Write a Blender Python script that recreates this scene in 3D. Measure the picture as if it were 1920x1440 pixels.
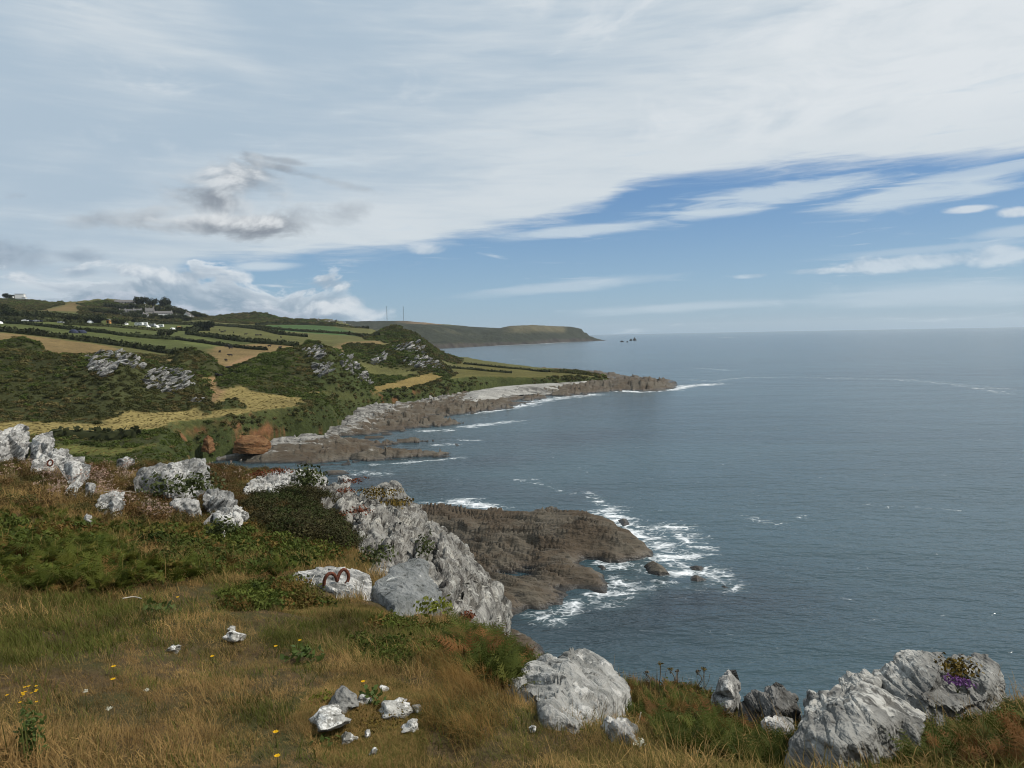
import bpy, bmesh, math, random
import numpy as np
from mathutils import Vector, Matrix
from mathutils.geometry import delaunay_2d_cdt

random.seed(7)
RNG = np.random.default_rng(11)
SC = bpy.context.scene
COL = SC.collection
for o in list(bpy.data.objects):
    bpy.data.objects.remove(o)

# ------------------------------------------------------------------ camera
EYE = np.array([0.0, 0.0, 30.0])          # 30 m above the sea
F = 1330.0                                 # focal length in photo pixels (1920 wide)
PITCH = math.radians(4.0)
ROLL = math.radians(1.09)
_f = np.array([0, math.cos(PITCH), -math.sin(PITCH)])
_R = np.array([1.0, 0, 0])
_U = np.array([0, math.sin(PITCH), math.cos(PITCH)])
_right = math.cos(ROLL) * _R - math.sin(ROLL) * _U
_up = math.sin(ROLL) * _R + math.cos(ROLL) * _U
cam_d = bpy.data.cameras.new('camera')
cam = bpy.data.objects.new('camera', cam_d)
COL.objects.link(cam)
cam_d.sensor_fit = 'HORIZONTAL'
cam_d.sensor_width = 36.0
cam_d.lens = 36.0 * F / 1920.0
cam_d.clip_start = 0.05
cam_d.clip_end = 60000
M3 = Matrix(((_right[0], _up[0], -_f[0]), (_right[1], _up[1], -_f[1]), (_right[2], _up[2], -_f[2])))
cam.matrix_world = Matrix.Translation(Vector(EYE)) @ M3.to_4x4()
SC.camera = cam


def ray(px, py):
    return _f + (px - 960) / F * _right - (py - 720) / F * _up


def at(px, py, r):
    "world point on the line of sight of a photo pixel at horizontal distance r"
    d = ray(px, py)
    return EYE + d * (r / math.hypot(d[0], d[1]))


def on_level(px, py, z=0.0):
    "world point where the line of sight meets the level z"
    d = ray(px, py)
    return EYE + d * ((z - EYE[2]) / d[2])


def azel(px, py):
    d = ray(px, py)
    return math.degrees(math.atan2(d[0], d[1])), math.degrees(math.atan2(d[2], math.hypot(d[0], d[1])))


# ------------------------------------------------------------------ shader node helpers
class S:
    def __init__(self, nt, sock):
        self.nt, self.s = nt, sock

    def _m(self, op, b=None, c=None, rev=False):
        n = self.nt.nodes.new('ShaderNodeMath'); n.operation = op
        ins = [self, b] if not rev else [b, self]
        if c is not None: ins.append(c)
        for i, v in enumerate(ins):
            if v is None: continue
            put(self.nt, n.inputs[i], v)
        return S(self.nt, n.outputs[0])

    def __add__(self, o): return self._m('ADD', o)
    def __radd__(self, o): return self._m('ADD', o)
    def __sub__(self, o): return self._m('SUBTRACT', o)
    def __rsub__(self, o): return self._m('SUBTRACT', o, rev=True)
    def __mul__(self, o): return self._m('MULTIPLY', o)
    def __rmul__(self, o): return self._m('MULTIPLY', o)
    def __truediv__(self, o): return self._m('DIVIDE', o)
    def __pow__(self, o): return self._m('POWER', o)
    def abs(self): return self._m('ABSOLUTE')
    def clamp(self):
        r = self._m('ADD', 0.0); r.s.node.use_clamp = True; return r
    def max(self, o): return self._m('MAXIMUM', o)
    def min(self, o): return self._m('MINIMUM', o)


def put(nt, inp, v):
    if isinstance(v, S): nt.links.new(v.s, inp)
    elif isinstance(v, (tuple, list)):
        v = list(v)
        if inp.type == 'RGBA' and len(v) == 3: v.append(1.0)
        inp.default_value = v
    else: inp.default_value = v


class G:
    "a node graph under construction"
    def __init__(self, nt):
        self.nt = nt

    def new(self, t, **kw):
        n = self.nt.nodes.new(t)
        for k, v in kw.items(): setattr(n, k, v)
        return n

    def out(self, n, i=0): return S(self.nt, n.outputs[i])

    def tc(self, which='Object'):
        return self.out(self.new('ShaderNodeTexCoord'), which)

    def pos(self): return self.out(self.new('ShaderNodeNewGeometry'), 'Position')

    def sep(self, v):
        n = self.new('ShaderNodeSeparateXYZ'); put(self.nt, n.inputs[0], v)
        return [self.out(n, i) for i in range(3)]

    def comb(self, x, y, z=0.0):
        n = self.new('ShaderNodeCombineXYZ')
        for i, v in enumerate((x, y, z)): put(self.nt, n.inputs[i], v)
        return self.out(n)

    def mapping(self, v, rot=(0, 0, 0), scale=(1, 1, 1), loc=(0, 0, 0)):
        n = self.new('ShaderNodeMapping'); put(self.nt, n.inputs[0], v)
        n.inputs['Rotation'].default_value = rot; n.inputs['Scale'].default_value = scale; n.inputs['Location'].default_value = loc
        return self.out(n)

    def noise(self, v, scale=1.0, detail=4.0, rough=0.55, dist=0.0, color=False):
        n = self.new('ShaderNodeTexNoise'); put(self.nt, n.inputs['Vector'], v)
        n.inputs['Scale'].default_value = scale; n.inputs['Detail'].default_value = detail
        n.inputs['Roughness'].default_value = rough; n.inputs['Distortion'].default_value = dist
        return self.out(n, 1 if color else 0)

    def voronoi(self, v, scale=1.0, feature='F1', rand=1.0, which=0):
        n = self.new('ShaderNodeTexVoronoi', feature=feature); put(self.nt, n.inputs['Vector'], v)
        n.inputs['Scale'].default_value = scale; n.inputs['Randomness'].default_value = rand
        return self.out(n, which)

    def smooth(self, x, a, b, lo=0.0, hi=1.0):
        n = self.new('ShaderNodeMapRange', interpolation_type='SMOOTHSTEP')
        for i, v in enumerate((x, a, b, lo, hi)): put(self.nt, n.inputs[i], v)
        return self.out(n)

    def lin(self, x, a, b, lo=0.0, hi=1.0):
        n = self.new('ShaderNodeMapRange', interpolation_type='LINEAR')
        for i, v in enumerate((x, a, b, lo, hi)): put(self.nt, n.inputs[i], v)
        return self.out(n)

    def mix(self, f, a, b, mode='MIX'):
        n = self.new('ShaderNodeMix', data_type='RGBA', blend_type=mode)
        put(self.nt, n.inputs[0], f); put(self.nt, n.inputs[6], a); put(self.nt, n.inputs[7], b)
        return self.out(n, 2)

    def scale_col(self, c, f):
        n = self.new('ShaderNodeVectorMath', operation='SCALE')
        put(self.nt, n.inputs[0], c); put(self.nt, n.inputs['Scale'], f)
        return self.out(n)

    def vadd(self, a, b, op='ADD'):
        n = self.new('ShaderNodeVectorMath', operation=op)
        put(self.nt, n.inputs[0], a); put(self.nt, n.inputs[1], b)
        return self.out(n)

    def attr(self, name, which='Color'):
        n = self.new('ShaderNodeAttribute'); n.attribute_name = name
        return self.out(n, which)

    def curve(self, x, pts):
        "piecewise smooth 1-D function through (x, y) points"
        xs = [p[0] for p in pts]; ys = [p[1] for p in pts]
        x0, x1, y0, y1 = min(xs), max(xs), min(ys), max(ys)
        if y1 - y0 < 1e-6: y1 = y0 + 1
        n = self.new('ShaderNodeFloatCurve')
        c = n.mapping.curves[0]
        n.mapping.extend = 'HORIZONTAL'
        P = sorted(((p[0] - x0) / (x1 - x0), (p[1] - y0) / (y1 - y0)) for p in pts)
        c.points[0].location = P[0]; c.points[1].location = P[-1]
        for p in P[1:-1]: c.points.new(*p)
        n.mapping.update()
        put(self.nt, n.inputs['Value'], (x - x0) * (1.0 / (x1 - x0)))
        return self.out(n) * (y1 - y0) + y0

    def bump(self, h, strength=1.0, dist=1.0, normal=None):
        n = self.new('ShaderNodeBump'); put(self.nt, n.inputs['Height'], h)
        n.inputs['Strength'].default_value = strength; n.inputs['Distance'].default_value = dist
        if normal is not None: put(self.nt, n.inputs['Normal'], normal)
        return self.out(n)


def material(name):
    m = bpy.data.materials.new(name); m.use_nodes = True
    nt = m.node_tree; nt.nodes.clear()
    g = G(nt)
    return m, g


def finish(g, color, rough=0.9, spec=0.2, normal=None, transl=0.0, metallic=0.0):
    p = g.new('ShaderNodeBsdfPrincipled')
    put(g.nt, p.inputs['Base Color'], color)
    put(g.nt, p.inputs['Roughness'], rough)
    put(g.nt, p.inputs['Specular IOR Level'], spec)
    put(g.nt, p.inputs['Metallic'], metallic)
    if normal is not None: put(g.nt, p.inputs['Normal'], normal)
    o = g.new('ShaderNodeOutputMaterial')
    sh = p.outputs[0]
    if transl > 0:
        t = g.new('ShaderNodeBsdfTranslucent'); put(g.nt, t.inputs[0], color)
        mx = g.new('ShaderNodeMixShader'); mx.inputs[0].default_value = transl
        g.nt.links.new(sh, mx.inputs[1]); g.nt.links.new(t.outputs[0], mx.inputs[2]); sh = mx.outputs[0]
    g.nt.links.new(sh, o.inputs[0])
    return p


# ------------------------------------------------------------------ sun and sky
SUN_AZ, SUN_EL = math.radians(88), math.radians(50)
sdir = Vector((math.sin(SUN_AZ) * math.cos(SUN_EL), math.cos(SUN_AZ) * math.cos(SUN_EL), math.sin(SUN_EL)))
sun_d = bpy.data.lights.new('sun', 'SUN'); sun_d.energy = 4.2; sun_d.angle = math.radians(0.55); sun_d.color = (1.0, 0.955, 0.88)
sun = bpy.data.objects.new('sun', sun_d); COL.objects.link(sun)
sun.rotation_euler = sdir.to_track_quat('Z', 'Y').to_euler()

world = bpy.data.worlds.new('World'); SC.world = world; world.use_nodes = True
wnt = world.node_tree; wnt.nodes.clear()
g = G(wnt)
sky = g.new('ShaderNodeTexSky', sky_type='NISHITA')
sky.sun_disc = False; sky.sun_elevation = SUN_EL; sky.sun_rotation = SUN_AZ
sky.altitude = 30; sky.air_density = 1.0; sky.dust_density = 0.6; sky.ozone_density = 2.0
WS = 0.1
dirv = g.tc('Generated')
dx, dy, dz = g.sep(dirv)
n = g.new('ShaderNodeMath', operation='ARCTAN2'); put(wnt, n.inputs[0], dx); put(wnt, n.inputs[1], dy)
AZ = g.out(n) * (180 / math.pi)
n = g.new('ShaderNodeMath', operation='ARCSINE'); put(wnt, n.inputs[0], dz)
EL = g.out(n) * (180 / math.pi)


def lin3(r, gg, b):
    def c(v):
        v /= 255.0
        return v / 12.92 if v < 0.04045 else ((v + 0.055) / 1.055) ** 2.4
    return (c(r), c(gg), c(b))


def skycol(r, gg, b):
    return tuple(v / WS for v in lin3(r, gg, b))


# noise fields of the sky, all functions of the direction only
AE = g.comb(AZ, EL, 0.0)


def field(rot, sx, sy, off, detail, rough, dist=0.0, amp=1.0):
    v = g.mapping(AE, rot=(0, 0, rot), scale=(sx, sy, 1), loc=(off, off * 0.37, off * 1.3))
    return g.noise(v, 1.0, detail, rough, dist)          # centred on 0.5


streak = field(-0.07 * 0.13, 0.055, 0.42, 1.7, 5, 0.58, 0.35)
fine_streak = field(-0.01, 0.16, 1.5, 7.3, 4, 0.62, 0.6)
puff = field(0, 0.20, 0.36, 3.1, 6, 0.60, 0.35)
puffl = g.noise(g.mapping(AE, scale=(0.20, 0.36, 1), loc=(3.1 + 0.10, 3.1 * 0.37 + 0.20, 3.1 * 1.3)), 1.0, 4, 0.58, 0.35)
broad = field(0, 0.03, 0.09, 5.5, 3, 0.5, 0.8)

edge_px = [(-900, 900), (0, 700), (250, 600), (330, 520), (380, 498), (480, 488), (620, 468), (760, 456), (900, 436), (1020, 415), (1120, 390), (1200, 352), (1320, 335), (1500, 318), (1700, 300), (1920, 292), (2600, 250)]
EDGE = g.curve(AZ, [azel(*p) for p in edge_px])
sheet = g.smooth(EL - EDGE + streak * 3.8 + fine_streak * 1.8, 2.8 - 0.8, 2.8 + 0.9)
gr = g.lin(AZ, -40, 40, -0.15, 0.25)
sheet_c = g.mix(g.smooth(broad * 1.0 + streak * 0.7 + gr + fine_streak * 0.3, 0.72, 1.25), skycol(176, 194, 209), skycol(213, 221, 226))
rightcl = g.smooth(field(0.12, 0.085, 0.21, 9.1, 6, 0.62, 0.6) + g.smooth(AZ, 2, 34) * 0.30, 0.56, 0.80)
sheet_c = g.mix(rightcl * g.smooth(EL, 11, 16) * 0.9, sheet_c, skycol(226, 231, 234))
tint = g.mix(g.smooth(EL, 0, 13), skycol(140, 178, 208), skycol(92, 140, 193))
base = g.mix(0.72, g.out(sky), tint)
col = g.mix(sheet * 0.96, base, sheet_c)
veil = col                                   # the plain sheet: what the sky is everywhere above and beside the low clouds


def blob(px, py, wx, wy, rot=0.0):
    "soft ellipse of directions centred where the photo has it; 1 in the middle, 0 outside"
    a0, e0 = azel(px, py)
    ka = (azel(px + 50, py)[0] - a0) / 50; ke = (azel(px, py - 50)[1] - e0) / 50
    n = g.new('ShaderNodeMapping', vector_type='TEXTURE'); put(wnt, n.inputs[0], AE)
    n.inputs['Location'].default_value = (a0, e0, 0); n.inputs['Rotation'].default_value = (0, 0, math.atan(rot))
    n.inputs['Scale'].default_value = (abs(ka) * wx, abs(ke) * wy, 1)
    m = g.new('ShaderNodeVectorMath', operation='LENGTH'); wnt.links.new(n.outputs[0], m.inputs[0])
    return g.smooth(S(wnt, m.outputs['Value']), 1.75, 0.0)


def wisp(px0, py0, px1, py1, hw, amp, rag=0.5):
    global col
    b = blob((px0 + px1) / 2, (py0 + py1) / 2, abs(px1 - px0) * 0.38, hw, rot=(py0 - py1) / (px1 - px0) - 0.019)
    m = g.smooth(b + fine_streak * rag * 2.0 + streak * rag, 0.18 + rag * 1.5, 0.95 + rag * 1.5, 0.0, amp)
    col = g.mix(m, col, skycol(198, 212, 223))


wisp(1100, 400, 1760, 335, 22, 0.85, 0.9)
wisp(860, 450, 1290, 418, 12, 0.85, 0.5)
wisp(1210, 408, 1480, 392, 10, 0.85, 0.5)
wisp(1450, 390, 2000, 345, 22, 0.9, 0.8)
wisp(1600, 335, 2100, 305, 18, 0.7, 0.9)
wisp(400, 505, 590, 494, 9, 0.9, 0.3)
wisp(780, 562, 1330, 515, 12, 0.55, 0.5)
wisp(1000, 590, 1560, 562, 10, 0.55, 0.5)
wisp(1350, 565, 2200, 540, 26, 0.55, 0.5)
wisp(1450, 478, 2050, 455, 8, 0.4, 0.5)
wisp(1780, 440, 2050, 425, 12, 0.6, 0.5)


def cumulus(blobs, thr, soft, amp, lit, dark, bias=0.0, na=1.6, span=0.14):
    global col
    d = None
    for b in blobs:
        x = blob(*b[:4], rot=(b[5] if len(b) > 5 else 0.0)) * b[4]
        d = x if d is None else d.max(x)
    m = g.smooth((puff - 0.5) * na + d, thr, thr + soft, 0.0, amp) * g.smooth(d, 0.02, 0.18)
    sh = g.smooth(puff - puffl, -span - bias, span - bias)
    col = g.mix(m, col, g.mix(sh, skycol(*dark), skycol(*lit)))


def bank(top_px, lump, depth, lit, dark, amp):
    global col
    bd = g.curve(AZ, [azel(*p) for p in top_px]) - EL + (puff - 0.5) * lump
    m = g.smooth(bd, -0.1, 0.6, 0.0, amp) * g.smooth(AZ, azel(750, 560)[0], azel(540, 560)[0])
    c = (g.smooth(bd, depth, 0.15) * 0.7 + g.smooth(puff - puffl, -0.08, 0.14) * 0.45).clamp()
    col = g.mix(m, col, g.mix(c, skycol(*dark), skycol(*lit)))


# torn grey cloud high on the left and over the bank
cumulus([(20, 480, 120, 46, 0.9), (140, 480, 110, 26, 0.7), (270, 490, 90, 22, 0.6), (30, 368, 60, 16, 0.6)], 0.5, 0.4, 0.8, (170, 184, 198), (130, 148, 168))
# low bank along the land
bank([(-900, 470), (0, 502), (90, 518), (170, 508), (230, 500), (300, 508), (420, 508), (480, 526), (560, 518), (640, 526), (690, 560), (735, 610), (800, 760), (1000, 1200), (2600, 1500)], 9.0, 1.5, (216, 224, 231), (143, 163, 181), 0.9)
bank([(-900, 540), (0, 560), (110, 566), (230, 556), (330, 566), (450, 556), (560, 570), (640, 566), (700, 590), (735, 640), (800, 800), (1000, 1200), (2600, 1500)], 8.0, 1.2, (196, 203, 215), (136, 156, 176), 0.75)
# bright heads along the top of the bank
cumulus([(40, 520, 60, 18, 0.9), (150, 512, 70, 18, 0.9), (245, 508, 60, 20, 0.95), (345, 520, 70, 18, 0.9), (440, 520, 60, 20, 0.9), (535, 532, 60, 18, 0.9), (615, 534, 60, 20, 0.95), (655, 565, 60, 20, 0.9), (590, 575, 80, 20, 0.85), (480, 572, 80, 18, 0.8)],
        0.46, 0.4, 0.85, (222, 228, 233), (158, 176, 193), bias=0.02, na=2.0)
# grey and white cumulus hanging over the fields, with torn grey wings
cumulus([(300, 398, 170, 24, 0.80, 0.2), (180, 414, 110, 26, 0.78, 0.05), (440, 428, 230, 36, 0.78), (660, 400, 170, 36, 0.66, 0.12), (600, 335, 230, 14, 0.85, -0.2), (520, 300, 120, 10, 0.7, -0.1)],
        0.42, 0.5, 0.78, (184, 193, 201), (140, 150, 162), na=1.9)
cumulus([(440, 335, 120, 50, 1.0), (385, 376, 130, 40, 1.0), (420, 424, 190, 32, 0.9)], 0.38, 0.65, 0.88, (204, 210, 215), (134, 142, 153), bias=-0.02, na=1.9, span=0.13)
cumulus([(432, 320, 90, 32, 1.0), (410, 412, 130, 18, 0.9)], 0.45, 0.6, 0.75, (228, 231, 233), (180, 188, 195), bias=0.05, na=1.9)
# little puffs
cumulus([(795, 467, 44, 15, 0.95), (1820, 391, 60, 9, 0.9), (1910, 397, 46, 13, 0.9), (690, 590, 60, 24, 0.9)], 0.46, 0.45, 0.85, (214, 222, 229), (180, 197, 212))
cumulus([(1720, 490, 230, 20, 0.9, 0.02), (1890, 474, 110, 26, 0.95), (1560, 507, 150, 9, 0.8), (1400, 518, 80, 8, 0.8)], 0.46, 0.45, 0.8, (208, 219, 228), (172, 192, 209), na=2.0)

low = g.smooth(AZ.abs(), 46.0, 41.0) * g.smooth(EL, 21.0, 16.5)
bg0 = g.new('ShaderNodeBackground'); put(wnt, bg0.inputs[0], veil); bg0.inputs[1].default_value = WS
bg = g.new('ShaderNodeBackground'); put(wnt, bg.inputs[0], col); bg.inputs[1].default_value = WS
mxs = g.new('ShaderNodeMixShader'); put(wnt, mxs.inputs[0], low)
wnt.links.new(bg0.outputs[0], mxs.inputs[1]); wnt.links.new(bg.outputs[0], mxs.inputs[2])
wo = g.new('ShaderNodeOutputWorld'); wnt.links.new(mxs.outputs[0], wo.inputs[0])
world.cycles.sampling_method = 'MANUAL'; world.cycles.sample_map_resolution = 512

SC.view_settings.view_transform = 'Standard'; SC.view_settings.look = 'None'
SC.view_settings.exposure = 0.0; SC.view_settings.gamma = 1.0; SC.view_settings.use_curve_mapping = False
SC.render.engine = 'CYCLES'
SC.cycles.max_bounces = 3; SC.cycles.diffuse_bounces = 2; SC.cycles.glossy_bounces = 1; SC.cycles.transmission_bounces = 2; SC.cycles.transparent_max_bounces = 4
SC.cycles.caustics_reflective = False; SC.cycles.caustics_refractive = False
SC.cycles.use_adaptive_sampling = True; SC.cycles.adaptive_threshold = 0.012
SC.cycles.use_denoising = True
SC.cycles.pixel_filter_type = 'BLACKMAN_HARRIS'; SC.cycles.filter_width = 1.05

# ------------------------------------------------------------------ numeric noise
def _h(ix, iy, iz, seed):
    h = (ix.astype(np.uint32) * np.uint32(374761393) + iy.astype(np.uint32) * np.uint32(668265263) + iz.astype(np.uint32) * np.uint32(2147483647) + np.uint32((seed * 974711 + 12345) & 0xffffffff))
    h = (h ^ (h >> np.uint32(13))) * np.uint32(1274126177)
    h = (h ^ (h >> np.uint32(16))) * np.uint32(2246822519)
    h = h ^ (h >> np.uint32(13))
    return (h & np.uint32(0xffffff)).astype(np.float32) / np.float32(0xffffff)


def vnoise(p, seed=0):
    p = np.asarray(p, np.float32)
    i = np.floor(p).astype(np.int64); f = p - i
    f = f * f * f * (f * (f * 6 - 15) + 10)
    x, y, z = i[..., 0], i[..., 1], i[..., 2]
    fx, fy, fz = f[..., 0], f[..., 1], f[..., 2]
    def c(a, b, d): return _h(x + a, y + b, z + d, seed)
    x00 = c(0, 0, 0) * (1 - fx) + c(1, 0, 0) * fx; x10 = c(0, 1, 0) * (1 - fx) + c(1, 1, 0) * fx
    x01 = c(0, 0, 1) * (1 - fx) + c(1, 0, 1) * fx; x11 = c(0, 1, 1) * (1 - fx) + c(1, 1, 1) * fx
    return ((x00 * (1 - fy) + x10 * fy) * (1 - fz) + (x01 * (1 - fy) + x11 * fy) * fz) * 2 - 1


def fbm(p, octv=5, gain=0.5, seed=0):
    p = np.asarray(p, np.float32); a, s, t = 1.0, 0.0, 0.0
    for k in range(octv):
        s = s + a * vnoise(p + 17.3 * k, seed + k); t += a
        p = p * 2.03; a *= gain
    return s / t


def ridged(p, octv=5, gain=0.5, seed=0):
    p = np.asarray(p, np.float32); a, s, t = 1.0, 0.0, 0.0
    for k in range(octv):
        s = s + a * (1 - 2 * np.abs(vnoise(p + 11.7 * k, seed + k))); t += a
        p = p * 2.07; a *= gain
    return s / t


def xyz(x, y, z=0.0): return np.stack([x, y, np.broadcast_to(z, np.shape(x))], -1)
def sstep(a, b, x):
    t = np.clip((x - a) / (b - a), 0, 1); return t * t * (3 - 2 * t)


# ------------------------------------------------------------------ mesh helpers
def mesh_obj(name, verts, faces, mat=None, parent=None, smooth=True, link=True):
    me = bpy.data.meshes.new(name)
    v = np.asarray(verts, np.float32)
    if isinstance(faces, np.ndarray):
        k = faces.shape[1]; nf = len(faces)
        me.vertices.add(len(v)); me.vertices.foreach_set('co', v.ravel())
        me.loops.add(nf * k); me.loops.foreach_set('vertex_index', faces.astype(np.int32).ravel())
        me.polygons.add(nf)
        me.polygons.foreach_set('loop_start', np.arange(0, nf * k, k, dtype=np.int32))
        me.update(calc_edges=True)
    else:
        me.from_pydata([tuple(q) for q in v], [], faces); me.update()
    if smooth: me.polygons.foreach_set('use_smooth', np.ones(len(me.polygons), bool))
    me.validate()
    o = bpy.data.objects.new(name, me)
    if mat is not None: me.materials.append(mat)
    if link: COL.objects.link(o)
    if parent is not None: o.parent = parent
    return o


def set_color(o, name, rgb):
    a = o.data.attributes.new(name, 'FLOAT_COLOR', 'POINT')
    c = np.ones((len(rgb), 4), np.float32); c[:, :3] = rgb
    a.data.foreach_set('color', c.ravel())


def set_float(o, name, v):
    a = o.data.attributes.new(name, 'FLOAT', 'POINT'); a.data.foreach_set('value', np.asarray(v, np.float32).ravel())


def tag(o, label=None, cat=None, group=None, kind=None):
    if label: o['label'] = label
    if cat: o['category'] = cat
    if group: o['group'] = group
    if kind: o['kind'] = kind
    return o


def empty(name, loc=(0, 0, 0), rz=0.0):
    o = bpy.data.objects.new(name, None); COL.objects.link(o)
    o.location = loc; o.rotation_euler = (0, 0, rz); o.empty_display_size = 0.1
    return o


def grid_faces(nr, nc, keep=None):
    idx = np.arange(nr * nc).reshape(nr, nc)
    q = np.stack([idx[:-1, :-1], idx[:-1, 1:], idx[1:, 1:], idx[1:, :-1]], -1).reshape(-1, 4)
    if keep is not None:
        k = keep.ravel(); q = q[k[q].any(1)]
    return q


def compact(verts, faces):
    u, inv = np.unique(faces, return_inverse=True)
    return verts[u], inv.reshape(faces.shape), u


def poly_sd(x, y, P):
    "distance to polygon edge, positive inside"
    P = np.asarray(P, np.float64); d2 = np.full(x.shape, 1e18); inside = np.zeros(x.shape, bool)
    n = len(P)
    for i in range(n):
        ax, ay = P[i]; bx, by = P[(i + 1) % n]
        ex, ey = bx - ax, by - ay
        t = np.clip(((x - ax) * ex + (y - ay) * ey) / (ex * ex + ey * ey + 1e-12), 0, 1)
        d2 = np.minimum(d2, (x - ax - t * ex) ** 2 + (y - ay - t * ey) ** 2)
        if abs(by - ay) > 1e-12:
            c = ((ay > y) != (by > y)) & (x < (bx - ax) * (y - ay) / (by - ay) + ax)
            inside ^= c
    d = np.sqrt(d2)
    return np.where(inside, d, -d)


def line_d(x, y, P):
    d2 = np.full(np.shape(x), 1e18)
    for i in range(len(P) - 1):
        ax, ay = P[i]; bx, by = P[i + 1]; ex, ey = bx - ax, by - ay
        t = np.clip(((x - ax) * ex + (y - ay) * ey) / (ex * ex + ey * ey + 1e-12), 0, 1)
        d2 = np.minimum(d2, (x - ax - t * ex) ** 2 + (y - ay - t * ey) ** 2)
    return np.sqrt(d2)


def lvl(pts, z=0.0): return [tuple(on_level(px, py, z)[:2]) for px, py in pts]


def blur(z, k):
    for _ in range(k):
        z = np.concatenate([z[:1], (z[:-2] + 2 * z[1:-1] + z[2:]) / 4, z[-1:]], 0)
        z = np.concatenate([z[:, :1], (z[:, :-2] + 2 * z[:, 1:-1] + z[:, 2:]) / 4, z[:, -1:]], 1)
    return z


def profile_field(columns, rs, th):
    "columns: lists of (px, py, r) or (px, None, r, z); returns z on the polar grid rs x th"
    TH, Z = [], []
    lr = np.log(rs)
    for c in columns:
        t, r, z = [], [], []
        for k in c:
            if k[1] is None:
                p = at(k[0], 720, k[2]); zz = k[3]
            else:
                p = at(k[0], k[1], k[2]); zz = p[2]
            t.append(math.atan2(p[0], p[1])); r.append(math.log(k[2])); z.append(zz)
        TH.append(np.interp(lr, r, t)); Z.append(np.interp(lr, r, z))
    TH = np.array(TH); Z = np.array(Z)
    out = np.empty((len(rs), len(th)))
    for i in range(len(rs)):
        out[i] = np.interp(th, TH[:, i], Z[:, i])
    return out


class Polar:
    "a polar height grid that can be sampled and hit by a line of sight"
    def __init__(self, rs, th, z):
        self.lr, self.th, self.z = np.log(rs), th, z

    def height(self, x, y):
        x = np.asarray(x, float); y = np.asarray(y, float)
        i = np.clip((np.log(np.maximum(np.hypot(x, y), 1e-6)) - self.lr[0]) / (self.lr[1] - self.lr[0]), 0, len(self.lr) - 1.001)
        j = np.clip((np.arctan2(x, y) - self.th[0]) / (self.th[1] - self.th[0]), 0, len(self.th) - 1.001)
        i0, j0 = i.astype(int), j.astype(int); fi, fj = i - i0, j - j0
        z = self.z
        return (z[i0, j0] * (1 - fi) + z[i0 + 1, j0] * fi) * (1 - fj) + (z[i0, j0 + 1] * (1 - fi) + z[i0 + 1, j0 + 1] * fi) * fj

    def hit(self, px, py, rmin=None, rmax=None):
        r = np.exp(np.linspace(math.log(rmin) if rmin else self.lr[0], math.log(rmax) if rmax else self.lr[-1], 1500))
        d = ray(px, py); k = r / math.hypot(d[0], d[1])
        x, y, zz = d[0] * k, d[1] * k, EYE[2] + d[2] * k
        b = np.nonzero(zz <= self.height(x, y))[0]
        i = b[0] if len(b) else int(np.argmin(zz - self.height(x, y)))
        return np.array([x[i], y[i], self.height(x[i], y[i])])


# ------------------------------------------------------------------ sea
sea_mat, g = material('sea_water')
pos = g.pos()
foam_a = g.attr('foam', 'Fac'); dark_a = g.attr('weed', 'Fac')
sx, sy, sz = g.sep(pos)
rr = (sx * sx + sy * sy) ** 0.5
wv = g.mapping(pos, rot=(0, 0, 0.5), scale=(0.42, 1.0, 1.0))
w1 = g.noise(wv, 0.55, 3, 0.62, 0.3)          # wind waves of a few metres
w2 = g.noise(g.mapping(pos, rot=(0, 0, 0.25), scale=(0.35, 1, 1)), 0.07, 2, 0.55, 0.0)
w3 = g.noise(wv, 2.6, 2, 0.6, 0.0)
hgt = w1 * 1.0 + w2 * 2.4 + w3 * 0.2
big = g.noise(g.mapping(pos, rot=(0, 0, 0.2), scale=(0.3, 1, 1)), 0.012, 4, 0.55, 0.6)
fpat = g.noise(g.mapping(pos, rot=(0, 0, -0.4), scale=(0.55, 1, 1)), 0.42, 5, 0.68, 1.2)
fnet = g.voronoi(g.vadd(pos, g.scale_col(g.noise(pos, 0.5, 1, 0.6, 0, True), 2.4)), 0.75, 'DISTANCE_TO_EDGE')
net = g.smooth(fnet, 0.16, 0.0)
fm = g.smooth(foam_a * 0.55 + (fpat - 0.5) * 1.9 + net * 0.14, 0.36, 0.86)
bluec = g.mix(g.smooth(big, 0.35, 0.68), (0.021, 0.043, 0.054), (0.033, 0.064, 0.076))
bluec = g.mix(dark_a, bluec, (0.012, 0.014, 0.019))
bluec = g.mix(g.smooth(foam_a, 0.2, 0.8) * 0.4, bluec, (0.045, 0.080, 0.088))
p = g.new('ShaderNodeBsdfPrincipled')
put(g.nt, p.inputs['Base Color'], g.mix(fm * 0.92, bluec, (0.74, 0.76, 0.77)))
put(g.nt, p.inputs['Roughness'], g.mix(fm, (0.16, 0.16, 0.16), (0.9, 0.9, 0.9)))
put(g.nt, p.inputs['IOR'], 1.33)
put(g.nt, p.inputs['Normal'], g.bump(hgt, 0.75, 0.72))
o_ = g.new('ShaderNodeOutputMaterial'); g.nt.links.new(p.outputs[0], o_.inputs[0])

SEA_R = 10500.0
rs = np.exp(np.linspace(math.log(22), math.log(SEA_R), 720)); th = np.radians(np.linspace(-62, 62, 800))
X = rs[:, None] * np.sin(th)[None]; Y = rs[:, None] * np.cos(th)[None]
foam = np.zeros_like(X)
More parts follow.
